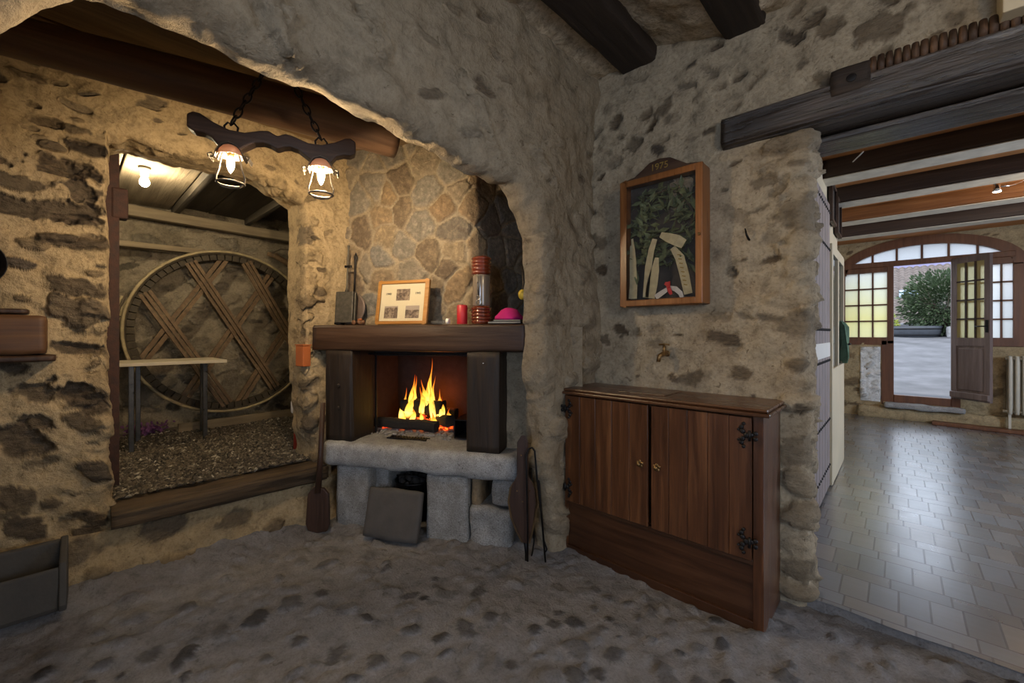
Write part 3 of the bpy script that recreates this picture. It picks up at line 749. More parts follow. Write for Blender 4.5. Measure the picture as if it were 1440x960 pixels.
# ================================================================== helpers for things
def rock_box(name, a, b, mat, parent=None, r=.02, amp=.006, freq=9, step=.025, rot=None, loc=None):
    """stone block: rounded box a..b with an uneven surface"""
    a = np.array(a, float); b = np.array(b, float); c = (a + b) / 2; hd = (b - a) / 2; r = min(r, *(hd * .95))
    n = [max(3, int(2 * x / step)) for x in hd]
    V = []; F = []; key = {}
    def vid(p):
        k = tuple(np.round(p, 6))
        if k not in key: key[k] = len(V); V.append(p)
        return key[k]
    for ax in range(3):
        u, v = [(1, 2), (2, 0), (0, 1)][ax]
        for sgn in (-1, 1):
            for i in range(n[u]):
                for j in range(n[v]):
                    q = []
                    for di, dj in ((0, 0), (1, 0), (1, 1), (0, 1)):
                        p = np.zeros(3); p[ax] = sgn; p[u] = -1 + 2 * (i + di) / n[u]; p[v] = -1 + 2 * (j + dj) / n[v]; q.append(vid(p * hd))
                    F.append(q if sgn > 0 else q[::-1])
    V = np.array(V); inn = np.clip(V, -(hd - r), hd - r); d = V - inn; l = np.linalg.norm(d, axis=1, keepdims=True)
    nn = d / np.maximum(l, 1e-9); V = inn + nn * r
    V = V + nn * (amp * fbm(V + c * 3.1 + 5, freq, 4) * 2)[:, None]
    me = bpy.data.meshes.new(name); me.from_pydata((V + (0 if loc else c)).tolist(), [], F)
    o = link(name, me, mat, parent, True)
    if loc: o.location = loc
    if rot: o.rotation_euler = rot
    return o

def strip(name, pts, widths, nrm, mat, parent, th=.002):
    """ribbon: centre line pts, width across (nrm x tangent)"""
    m = MB(); V = []; n = len(pts); nv = Vector(nrm)
    for i in range(n):
        t = (Vector(pts[min(i + 1, n - 1)]) - Vector(pts[max(0, i - 1)])).normalized(); s = nv.cross(t).normalized()
        for sg, o in ((-1, 0), (1, 0), (1, 1), (-1, 1)): V.append(Vector(pts[i]) + s * sg * widths[i] / 2 + nv * th * o)
    F = [(i * 4 + k, i * 4 + (k + 1) % 4, i * 4 + 4 + (k + 1) % 4, i * 4 + 4 + k) for i in range(n - 1) for k in range(4)] + [(3, 2, 1, 0), tuple((n - 1) * 4 + k for k in range(4))]
    m.add(V, F); return m.build(name, mat, parent)

def leaves_mesh(name, centres, size, mat, parent, seed=1, asp=.45, flat=None):
    r = np.random.RandomState(seed); n = len(centres); c = np.array(centres)
    a = r.randn(n, 3); 
    if flat is not None: a[:, flat] *= .35
    a /= np.linalg.norm(a, axis=1, keepdims=True); b = np.cross(a, r.randn(n, 3)); b /= np.linalg.norm(b, axis=1, keepdims=True)
    nn = np.cross(a, b); s = size * r.uniform(.6, 1.3, (n, 1))
    V = np.stack([c, c + a * s * .5 + b * s * asp * .5 + nn * s * .06, c + a * s, c + a * s * .5 - b * s * asp * .5 + nn * s * .06], 1).reshape(-1, 3)
    me = bpy.data.meshes.new(name); me.from_pydata(V.tolist(), [], [(4 * i, 4 * i + 1, 4 * i + 2, 4 * i + 3) for i in range(n)])
    return link(name, me, mat, parent)

HR = R(27)
HL = (-1.60, 1.86)
def LH(u, v, d):
    """pixel -> hearth frame (x, z) on the plane y = d"""
    w = (-math.sin(HR), math.cos(HR)); e = (math.cos(HR), math.sin(HR)); p = (HL[0] + w[0] * d, HL[1] + w[1] * d)
    k = P(u, v, 1); Z = (p[0] * w[0] + p[1] * w[1]) / (k.x * w[0] + k.y * w[1]); q = P(u, v, Z)
    return (q.x - p[0]) * e[0] + (q.y - p[1]) * e[1], q.z
def hw(s, d, z=0.0): return HX @ Vector((s, d, z))

# ================================================================== FIREPLACE
fp = thing('fireplace', 'stone and timber fireplace with dark oak mantel, posts and granite hearth', 'fireplace', (HL[0], HL[1], 0), HR)
rough_bar('mantel_shelf', (-1.525, .15, 1.272), (-.0, .15, 1.272), .31, .175, M_mantel, fp, amp=.006, pw=12, k=40, cracks=.004)
for x0, x1, y1 in [(-1.435, -1.215, .26), (-.395, -.178, .22)]:
    o = rough_bar('post', ((x0 + x1) / 2, y1 / 2 + .005, .575), ((x0 + x1) / 2, y1 / 2 + .005, 1.19), y1, x1 - x0, M_oakdk, fp, up=(1, 0, 0), amp=.005, pw=14, k=40, cracks=.004)
for z_ in (.80, .95): MB().ball((-1.315, -.004, z_), (.012, .006, .012)).build('peg', M_oakdk, fp)
MB().ball((-.28, .0, 1.12), (.006, .004, .006)).build('nail_head', M_chrome, fp)
rock_box('hearth_slab', (-1.43, -.035, .415), (-.055, .85, .575), M_gran, fp, r=.045, amp=.006, freq=7)
rock_box('pier', (-1.36, .02, -.05), (-1.10, .4, .412), M_gran2, fp, r=.02, amp=.006)
rock_box('pier', (-1.12, .10, -.05), (-1.0, .4, .412), M_gran2, fp, r=.03, amp=.014)
rock_box('pier', (-.665, .0, -.05), (-.385, .4, .412), M_gran2, fp, r=.015, amp=.004)
rock_box('pier', (-.375, .01, -.05), (-.10, .4, .235), M_gran2, fp, r=.03, amp=.01)
rock_box('wedge_stone', (-.375, .03, .22), (-.315, .3, .412), M_brownstone, fp, r=.02, amp=.01)
rock_box('wedge_stone', (-.245, .02, .245), (-.085, .3, .412), M_gran2, fp, r=.03, amp=.01)
MB().b2((-1.40, .42, -.05), (-.08, .48, .42)).build('back_wall', M_soot, fp)
m = MB()   # firebox lining: floor, back, two cheeks, roof
m.b2((-1.42, .85, .50), (-.2, .90, 1.19)); m.b2((-1.44, .27, .50), (-1.38, .90, 1.19)); m.b2((-.36, .23, .50), (-.30, .90, 1.19)); m.b2((-1.44, .27, 1.14), (-.2, .90, 1.19))
m.build('firebox', M_soot, fp)
m = MB(); m.b2((-1.245, .185, 1.150), (-.40, .20, 1.162)); m.b2((-1.215, .262, .578), (-1.20, .275, 1.16))
m.build('insert_frame', M_iron, fp, bevel=.002)
m = MB()
for i in range(13): m.box((-1.02 + .022 * i, .175 + .0 * i, .583), (.010, .05, .010), (0, 0, .25))
m.b2((-1.04, .145, .576), (-.74, .155, .584)); m.b2((-1.04, .198, .576), (-.74, .206, .584))
m.build('ash_grate', M_iron, fp)

t = thing('ash_box', 'small black metal box open to one side by the fire', 'box', tuple(hw(-.50, .33, .588)), HR)
m = MB(); m.b2((-.075, -.10, 0), (.075, .10, .008)); m.b2((-.075, -.10, 0), (-.066, .10, .13)); m.b2((.066, -.10, 0), (.075, .10, .13)); m.b2((-.075, .092, 0), (.075, .10, .13)); m.b2((-.075, -.1, .122), (.075, .1, .13))
m.build('box_shell', M_iron, t)

# --- logs, embers, flames
def log_thing(label, p0, p1, r, mat):
    a = Vector(hw(*p0)); b = Vector(hw(*p1)); t = thing('firewood_log', label, 'log', tuple(a), 0, 'logs burning on the hearth')
    o = rough_bar('log_body', (0, 0, 0), tuple(b - a), r * 2, r * 1.8, mat, t, amp=.016, pw=2.4, step=.02, fr=(8, 22), cracks=.006)
    return t
log_thing('thick charred log on top of the fire, wrapped in flames', (-1.12, .50, .745), (-.79, .53, .735), .06, M_char)
log_thing('long black log lying lowest at the front of the fire', (-1.30, .40, .622), (-.77, .37, .628), .042, M_char)
log_thing('short charred log end leaning at the side near the black box', (-.86, .55, .62), (-.68, .42, .66), .048, M_char)
log_thing('log at the back of the fire under the flames, behind the others', (-1.2, .62, .64), (-.74, .66, .66), .055, M_char)
def ember_mat():
    m = bpy.data.materials.new('glowing_ember'); m.use_nodes = True; nt = m.node_tree; nt.nodes.clear(); q = NB(nt)
    o = q.n('OutputMaterial'); e = q.n('Emission'); n = q.noise(q.co(), 45, 4, .7)
    q.set(e.inputs[0], q.ramp(n, [(.40, (.02, .008, .006)), (.52, (.6, .03, .004)), (.62, (1, .2, .02)), (.75, (1, .6, .15))])); e.inputs[1].default_value = 3.0
    nt.links.new(e.outputs[0], o.inputs[0]); return m
M_ember = ember_mat()
rr = random.Random(8); m = MB()
for _ in range(170):
    s_ = rr.gauss(-.95, .14); d_ = rr.uniform(.40, .68)
    if not -1.25 < s_ < -.72: continue
    r_ = rr.uniform(.008, .024); z_ = .584 + rr.random() * .09 * max(0, 1 - abs(s_ + .95) / .28)
    m.ball(tuple(hw(s_, d_, z_)), (r_, r_, r_ * .7), 7, 5)
tag(m.build('ember_bed', M_ember, rough=.004, rf=60), 'bed of glowing orange embers under the burning logs', 'embers', kind='stuff')
m = MB()
for _ in range(260):
    s_ = rr.uniform(-1.3, -.6); d_ = rr.uniform(.22, .75); r_ = rr.uniform(.006, .02)
    m.ball(tuple(hw(s_, d_, .578)), (r_, r_, r_ * .5), 6, 4)
tag(m.build('ash_litter', M_ash), 'pale grey ash scattered over the hearth floor', 'ash', kind='stuff')

def flame_mat():
    m = bpy.data.materials.new('flame'); m.use_nodes = True; nt = m.node_tree; nt.nodes.clear(); q = NB(nt)
    o = q.n('OutputMaterial'); e = q.n('Emission'); t = q.n('BsdfTransparent'); mx = q.n('MixShader')
    tc = q.n('TexCoord'); sp = q.n('SeparateXYZ'); nt.links.new(tc.outputs['Generated'], sp.inputs[0])
    n = q.noise(q.co('Object', (1, 1, .35)), 22, 3, .6, .8)
    hgt = q.math('ADD', sp.outputs[2], q.math('MULTIPLY', q.math('SUBTRACT', n, .5), .5))
    q.set(e.inputs[0], q.ramp(hgt, [(0, (1, .30, .03)), (.2, (1, .62, .12)), (.5, (1, .50, .05)), (.78, (1, .22, .015)), (1, (.7, .06, .004))]))
    q.set(e.inputs[1], q.sm(hgt, .1, 1.0, 3.2, .9))
    lw = q.n('LayerWeight'); lw.inputs[0].default_value = .35
    a = q.math('MULTIPLY', q.sm(lw.outputs['Facing'], .12, .85, .95, 0), q.sm(n, .28, .6, .3, 1))
    a = q.math('MULTIPLY', a, q.sm(sp.outputs[2], .0, .12, .2, 1)); 
    q.set(mx.inputs[0], a); nt.links.new(t.outputs[0], mx.inputs[1]); nt.links.new(e.outputs[0], mx.inputs[2]); nt.links.new(mx.outputs[0], o.inputs[0])
    return m
M_flame = flame_mat()
fl = thing('flames', 'tall yellow and orange flames rising over the logs in the hearth', 'fire', tuple(hw(-.95, .5, .6)), HR)
def tongue(x, y, z0, h, r, lean=0.0, curl=0.0, sx=1.0):
    pts = []; rad = []
    for i in range(15):
        t_ = i / 14; pts.append((x + lean * t_ + curl * math.sin(t_ * 4.2 + x * 9), y + .012 * math.sin(t_ * 6 + x * 30), z0 + h * t_))
        rad.append(r * (max(.02, (math.sin(min(1, t_ * 1.15 + .22) * PI * .93)) ** .8) * (1 - t_ * .25)) * (1 - t_ ** 3))
    MB().tube(pts, rad, 12, flat=.55).build('flame_tongue', M_flame, fl)
for a in [(-.17, -.01, .03, .26, .045, .02, .018), (-.13, .03, .05, .33, .06, .05, .012), (-.08, .0, .1, .29, .055, .01, -.014), (-.03, .05, .1, .25, .055, .0, .012), (.03, .0, .1, .24, .05, .02, .012),
          (.07, .03, .1, .42, .042, -.035, -.02), (.09, -.03, .05, .3, .04, -.01, .014), (.15, .0, .06, .17, .04, .02, .01), (-.05, -.09, .03, .13, .035, .02, .008), (.02, -.10, .02, .15, .035, .03, .008), (.12, -.08, .0, .12, .04, .01, .01), (-.12, -.08, .0, .11, .035, -.01, .01), (.2, .02, .02, .12, .035, .02, .01), (-.2, .03, .0, .17, .04, .03, .01), (-.1, -.03, .08, .2, .06, .03, .01), (.0, -.02, .09, .21, .06, .0, .015), (.05, .06, .08, .30, .05, .01, -.01), (.11, .04, .06, .22, .05, .02, .012)]: tongue(*a)

# --- under and beside the hearth
s0, _ = LH(512, 757, -.10); s1, _ = LH(588, 763, -.10)
t = thing('leaning_slab', 'square grey-brown stone slab leaning under the hearth edge', 'slab', tuple(hw((s0 + s1) / 2, -.11, 0.02)), (R(-17), 0, HR))
rock_box('slab_body', (-(s1 - s0) / 2, -.02, 0), ((s1 - s0) / 2, .02, .30), M_slab, t, r=.012, amp=.004)
t = thing('charcoal_bucket', 'black bucket of charcoal tucked behind the leaning slab', 'bucket', tuple(hw(-.86, .20, -.01)), HR)
MB().lathe([(.10, 0), (.125, .3), (.13, .31), (.12, .31), (.115, .28), (.0, .27)]).build('bucket_body', M_iron, t)
m = MB()
for _ in range(24): a_ = rr.uniform(0, 6.3); q_ = rr.uniform(0, .09); m.ball((q_ * math.cos(a_), q_ * math.sin(a_), .30 + rr.uniform(-.01, .03)), rr.uniform(.018, .032), 7, 5)
tag_o = m.build('charcoal', M_char, t, rough=.008, rf=40)
MB().tube([(-.125, 0, .30), (-.10, -.05, .34), (0, -.09, .36), (.10, -.05, .34), (.125, 0, .30)], .005).build('bucket_handle', M_iron, t)

# wooden paddle propped at the foot of the wall
b0 = P(447, 742, 2.72); b1 = P(449, 562, 2.78)
ax = (b1 - b0).normalized()
t = thing('wooden_shovel', 'dark wooden shovel standing upright between doorway sill and hearth', 'shovel', (b0.x, b0.y, .0), 0)
fwd = Vector((FW[0], FW[1], 0)); sd = Vector((RT[0], RT[1], 0))
def pal(a, b_, z_): return sd * a + fwd * b_ + Vector((0, 0, z_))
m = MB(); out = [(-.078, .06), (-.06, .015), (0, 0), (.06, .01), (.078, .05), (.07, .25), (.035, .29), (-.035, .29), (-.068, .25)]
V = [pal(a, -.012 + .04 * z_, z_) for a, z_ in out] + [pal(a, .012 + .04 * z_, z_) for a, z_ in out]; n_ = len(out)
m.add(V, [tuple(range(n_)), tuple(range(n_, 2 * n_))[::-1]] + [(i, (i + 1) % n_, n_ + (i + 1) % n_, n_ + i) for i in range(n_)])
m.build('blade', M_bellow, t, bevel=.006)
MB().tube([pal(.0, .0, .26), pal(.004, .03, .5), pal(.008, .055, .84)], [.021, .017, .016], 10).build('handle', M_bellow, t)

# bellows, tongs and poker against the pillar
Zb = 2.36
def fr(u, v, Z): return P(u, v, Z)
bc = fr(737, 700, Zb)
t = thing('fireplace_bellows', 'old leather and wood bellows hanging nose down beside the hearth', 'bellows', tuple(fr(741, 782, Zb)), 0)
o_ = Vector(t.location)
def bp(u, v, dz=0.0): return P(u, v, Zb + dz) - o_
left = [(733, 612), (727, 622), (727, 668), (719, 685), (716, 705), (720, 728), (728, 748), (735, 762), (739, 764)]
right = [(743, 764), (747, 750), (751, 730), (754, 706), (752, 687), (743, 668), (743, 622), (739, 612)]
for nm, z0, z1, mt in [('front_board', -.045, -.03, M_bellow), ('back_board', .035, .05, M_bellow)]:
    pl = left + right; n_ = len(pl); m = MB()
    V = [bp(u, v, z0) for u, v in pl] + [bp(u, v, z1) for u, v in pl]
    m.add(V, [tuple(range(n_)), tuple(range(n_, 2 * n_))[::-1]] + [(i, (i + 1) % n_, n_ + (i + 1) % n_, n_ + i) for i in range(n_)]); m.build(nm, mt, t, bevel=.004)
pl = [(719, 685), (716, 705), (720, 728), (728, 748), (735, 762), (743, 764), (747, 750), (751, 730), (755, 706), (753, 687), (744, 674), (727, 674)]; n_ = len(pl)
m = MB(); rows = [(-.03, 0), (-.015, 4), (0, -1), (.015, 4), (.035, 0)]; V = []
for dz, ex in rows:
    for u, v in pl: V.append(bp(u + ex * (1 if u > 736 else -1) * .6, v, dz))
m.add(V, [(r_ * n_ + i, r_ * n_ + (i + 1) % n_, (r_ + 1) * n_ + (i + 1) % n_, (r_ + 1) * n_ + i) for r_ in range(4) for i in range(n_)]); m.build('leather', M_leather, t)
MB().tube([bp(739, 758), bp(740, 775), bp(740, 788)], [.014, .009, .006], 10).build('nozzle', M_iron, t)
for u, v in [(727, 690), (745, 690), (735, 705), (733, 640)]: MB().ball(bp(u, v, -.047), .004, 8, 5).build('stud', M_brass, t)
Zt = 2.30
def rod(name, label, cat, pts, r, mat, part='rod', kinds=None):
    o0 = P(*pts[-1]); t = thing(name, label, cat, tuple(o0)); 
    MB().tube([P(*p) - o0 for p in pts], r, 8).build(part, mat, t); return t
t = rod('fire_tongs', 'long iron fire tongs bent in a narrow arch, leaning on the pillar', 'tongs', [(742, 789, 2.29), (742, 740, 2.285), (741, 690, 2.28), (740, 640, 2.29), (743, 631, 2.30), (748, 629, 2.30), (752, 634, 2.30), (755, 670, 2.30), (761, 720, 2.30), (767, 790, 2.30)], .0055, M_iron, 'arms')
t = rod('fire_poker', 'thin iron poker with hooked foot between bellows and tongs', 'poker', [(747, 640, 2.46), (749, 700, 2.45), (751, 760, 2.43), (749, 774, 2.42), (747, 785, 2.41)], .0045, M_iron, 'shaft')
t = rod('ash_rake', 'slim iron rake standing against the pillar behind the tongs', 'rake', [(755, 640, 2.47), (760, 700, 2.43), (765, 760, 2.39), (769, 772, 2.38), (767, 776, 2.38)], .0045, M_iron, 'shaft')

# ================================================================== ON THE MANTEL
ZM = 1.362
def on(s, d): return tuple(hw(s, d, ZM))
s_, _ = LH(487, 452, .13)
t = thing('round_iron_plate', 'round brown iron plate leaning on the wall behind the square waffle iron', 'plate', on(s_ - .012, .185), (R(-5), 0, HR))
MB().lathe([(.0, -.004), (.118, -.004), (.122, 0), (.118, .005), (.10, .003), (0, .003)], (0, 0, .122), 36, Matrix.Rotation(R(90), 3, 'X')).build('disc', M_tin, t)
MB().tube([(.02, 0, .24), (.018, .0, .34), (.018, -.005, .47), (.03, -.005, .50), (.022, -.005, .525), (.01, -.005, .50), (.018, -.005, .475)], .006, 8).build('plate_handle', M_iron, t)
t = thing('waffle_iron', 'heavy square waffle iron with long handle standing on the mantel end', 'waffle iron', on(s_ - .005, .125), (R(-5), 0, HR + .08))
MB().b2((-.07, -.028, .012), (.068, -.006, .235)).build('front_plate', M_castiron, t, bevel=.006)
MB().b2((-.068, -.002, .012), (.072, .02, .235)).build('back_plate', M_castiron, t, bevel=.006)
m = MB(); m.box((-.04, -.01, .008), (.05, .05, .016)); m.box((.045, -.01, .008), (.04, .05, .016)); m.build('hinge_foot', M_iron, t, bevel=.003)
MB().tube([(.0, -.004, .235), (.002, -.004, .26), (-.004, 0, .40), (-.008, .004, .55), (-.008, .004, .575)], [.014, .008, .006, .007, .011], 8).build('waffle_handle', M_castiron, t)
MB().box((0, .0, .42), (.055, .012, .018)).build('handle_ring', M_iron, t, bevel=.003)
for k, (u, lab) in enumerate([(499, 'dark nut shell lying against the foot of the waffle iron'), (505, 'reddish split nut shell in the middle of the three on the mantel'), (512, 'dark nut shell nearest the framed photographs on the mantel')]):
    a, _ = LH(u, 452, .1); t = thing('nut_shell', lab, 'nut', on(a, .09 + .02 * (k % 2)), k * 1.3, 'nut shells on the mantel')
    MB().ball((0, 0, .016), (.02, .016, .017), 12, 8).build('husk', M_walnut, t, rough=.004, rf=60)
    if k == 1: MB().ball((0, -.004, .036), (.016, .012, .008), 10, 6).build('kernel', M_orangeplas, t)

# framed photographs
a, _ = LH(526, 455, .10); b, _ = LH(602, 455, .10); W = (b - a) - .005; Hh = .305
t = thing('picture_frame', 'golden wood frame with three old sepia photographs leaning on the chimney', 'picture frame', on((a + b) / 2, .10), (R(-9), 0, HR - R(3)))
m = MB(); e_ = .024
m.b2((-W / 2, -.012, 0), (-W / 2 + e_, .012, Hh)); m.b2((W / 2 - e_, -.012, 0), (W / 2, .012, Hh)); m.b2((-W / 2 + e_, -.012, 0), (W / 2 - e_, .012, e_)); m.b2((-W / 2 + e_, -.012, Hh - e_), (W / 2 - e_, .012, Hh))
m.build('moulding', M_goldfr, t, bevel=.006)
MB().b2((-W / 2 + .01, .0, .01), (W / 2 - .01, .008, Hh - .01)).build('mount', M_mat, t)
def sepia(name, seed, sky):
    m, nt, bb, out_ = newmat(name); q = NB(nt); co = q.co('Object', (1, 1, 1), loc=(seed, 0, 0)); tc = q.n('TexCoord'); sp = q.n('SeparateXYZ'); nt.links.new(tc.outputs['Generated'], sp.inputs[0])
    n = q.noise(co, 60, 6, .7); n2 = q.noise(co, 17, 4, .6)
    base = q.ramp(q.math('ADD', q.math('MULTIPLY', n, .55), q.math('MULTIPLY', n2, .45)), [(.36, (.035, .022, .016)), (.48, (.15, .10, .07)), (.58, (.32, .24, .17)), (.68, (.55, .46, .35))])
    skym = q.sm(q.math('ADD', sp.outputs[2], q.math('MULTIPLY', n2, .25)), sky, sky + .1)
    q.set(bb.inputs['Base Color'], q.mix(skym, base, (.36, .29, .24))); bb.inputs['Roughness'].default_value = .5; return m
for cx, cz, w_, h_, sd_, sk in [(.0, .205, .105, .08, 3, 1.1), (-.085, .085, .105, .085, 7, .95), (.082, .085, .105, .085, 12, .72)]:
    MB().b2((cx - w_ / 2, -.002, cz - h_ / 2), (cx + w_ / 2, .001, cz + h_ / 2)).build('photograph', sepia('sepia_photo_%d' % sd_, sd_, sk), t)
for cx, tx in [(-.115, '1940'), (.115, '1945')]:
    text_obj('year', tx, .022, M_bookdk, t, Matrix.Translation((cx, -.002, .212)) @ Matrix.Rotation(PI / 2, 4, 'X'))
MB().b2((-W / 2 + .02, -.005, .02), (W / 2 - .02, -.004, Hh - .02)).build('glass_pane', glassy('photo_glass', (.1, .1, .1), .94, .05), t)

a, _ = LH(622, 455, .07)
t = thing('glass_tube', 'short clear glass tube with white cap lying beside the red candle', 'tube', on(a, .07), HR - HR + R(27))
MB().tube([(-.075, 0, .012), (.028, 0, .012)], .011, 14).build('tube_body', glassy('clear_tube', (.2, .2, .2), .75, .05), t)
MB().tube([(.03, 0, .018), (.05, 0, .018)], .018, 14).build('tube_cap', M_whiteplas, t)
a, _ = LH(650, 455, .12)
t = thing('pillar_candle', 'plain red pillar candle standing on the mantel beside the tall lantern', 'candle', on(a, .12), 0)
MB().lathe([(.033, 0), (.034, .002), (.034, .118), (.031, .123), (.02, .122), (.0, .119)], seg=28).build('wax', M_red, t)
MB().tube([(0, 0, .118), (.001, 0, .13)], .0015, 6).build('wick', M_char, t)
a, _ = LH(677, 455, .13)
t = thing('tall_lantern', 'tall cylindrical lantern with ribbed dark red glazed top and base', 'lantern', on(a, .13), HR)
R0 = .062
prof = [(0, 0), (.060, 0)]
for i in range(5): z_ = .004 + .021 * i; prof += [(.058, z_), (R0 + .004, z_ + .006), (R0 + .004, z_ + .013), (.057, z_ + .019)]
MB().lathe(prof + [(.055, .112), (.054, .113)], seg=36).build('base', M_vase, t)
MB().lathe([(.054, .112), (.0555, .12), (.0555, .30), (.054, .313)], seg=36).build('shade', M_vaseg, t)
prof = [(.055, .312)]
for i in range(5): z_ = .315 + .0225 * i; prof += [(.057, z_), (R0 + .003, z_ + .007), (R0 + .003, z_ + .014), (.057, z_ + .020)]
MB().lathe(prof + [(.05, .430), (0, .434)], seg=36).build('cap', M_vase, t)
m = MB(); 
for k in (0, 1): m.tube([(-.006 + .014 * k, -.066, .31), (-.004 + .012 * k, -.0575, .25), (-.002 + .005 * k, -.0575, .18)], .0022, 6)
for rr_, zc in [(.012, .165), (.017, .135)]: m.tube([(.002 + rr_ * math.cos(x * PI / 8), -.058, zc + rr_ * math.sin(x * PI / 8)) for x in range(16)], .002, 6, closed=True)
m.build('pendant', M_pewter, t)
s_, _ = LH(716, 455, .15)
t = thing('magazine', 'dark bound magazine lying under the magenta cloth on the mantel', 'magazine', on(s_, .16), HR + .05)
MB().b2((-.115, -.10, .0), (.095, .10, .014)).build('cover', M_bookdk, t, bevel=.002); MB().b2((-.112, -.1015, .003), (.09, .09, .011)).build('pages', M_paper, t)
t = thing('booklet', 'thin dark blue booklet on top of the dark magazine', 'booklet', on(s_ + .015, .16)[:2] + (ZM + .0145,), HR - .06)
MB().b2((-.09, -.095, .0), (.09, .08, .010)).build('cover', M_bookdk, t, bevel=.002); MB().b2((-.086, -.0965, .002), (.085, .07, .008)).build('pages', M_paper, t)
t = thing('felt_hat', 'crumpled magenta felt hat on the booklets at the mantel end', 'hat', on(s_ + .0, .15)[:2] + (ZM + .025,), HR)
MB().lathe([(0, 0), (.085, 0), (.092, .008), (.085, .02), (.07, .035), (.05, .062), (.025, .078), (0, .08)], seg=28).build('felt', M_magenta, t, rough=.014, rf=14)
s_, _ = LH(735, 410, .12)
t = thing('yellow_gourd', 'small yellow green gourd hanging by the arch edge above the hat', 'gourd', tuple(hw(s_ - .02, .20, 1.52)), 0)
MB().ball((0, 0, .03), (.03, .03, .035), 14, 10).build('gourd_body', M_yellow, t); MB().tube([(0, 0, .06), (.004, 0, .10), (.0, .0, .17)], .004, 6).build('stalk', M_stem, t)

# ================================================================== CHANDELIER
cp0 = P(265, 180, 1.80); cp1 = P(500, 218, 2.07); cc = (cp0 + cp1) / 2; ca = math.atan2(cp1.y - cp0.y, cp1.x - cp0.x); hl = (cp1 - cp0).length / 2
ch = thing('yoke_chandelier', 'carved wooden ox yoke hung on chains as a two lantern ceiling light', 'chandelier', (cc.x, cc.y, 2.205), ca)
top_ = [(-1, .035), (-.93, .05), (-.86, .047), (-.72, .018), (-.55, -.004), (-.38, -.006), (-.2, .014), (-.1, .02), (0, .002), (.1, .02), (.2, .014), (.38, -.006), (.55, -.004), (.72, .018), (.86, .047), (.93, .05), (1, .035)]
bot_ = [(1, -.02), (.93, -.035), (.84, -.036), (.74, -.05), (.66, -.085), (.54, -.1), (.44, -.09), (.36, -.07), (.26, -.046), (.16, -.038), (.08, -.044), (0, -.058), (-.08, -.044), (-.16, -.038), (-.26, -.046), (-.36, -.07), (-.44, -.09), (-.54, -.1), (-.66, -.085), (-.74, -.05), (-.84, -.036), (-.93, -.035), (-1, -.02)]
m = MB().prism([(x * hl, z_) for x, z_ in top_ + bot_][::-1], 1, -.032, .032); m.build('yoke', wood('yoke_wood', (.035, .022, .016), (.07, .042, .03), (.12, .075, .055), 0, 1, .55, .3), ch, bevel=.008)
cz0 = 2.205
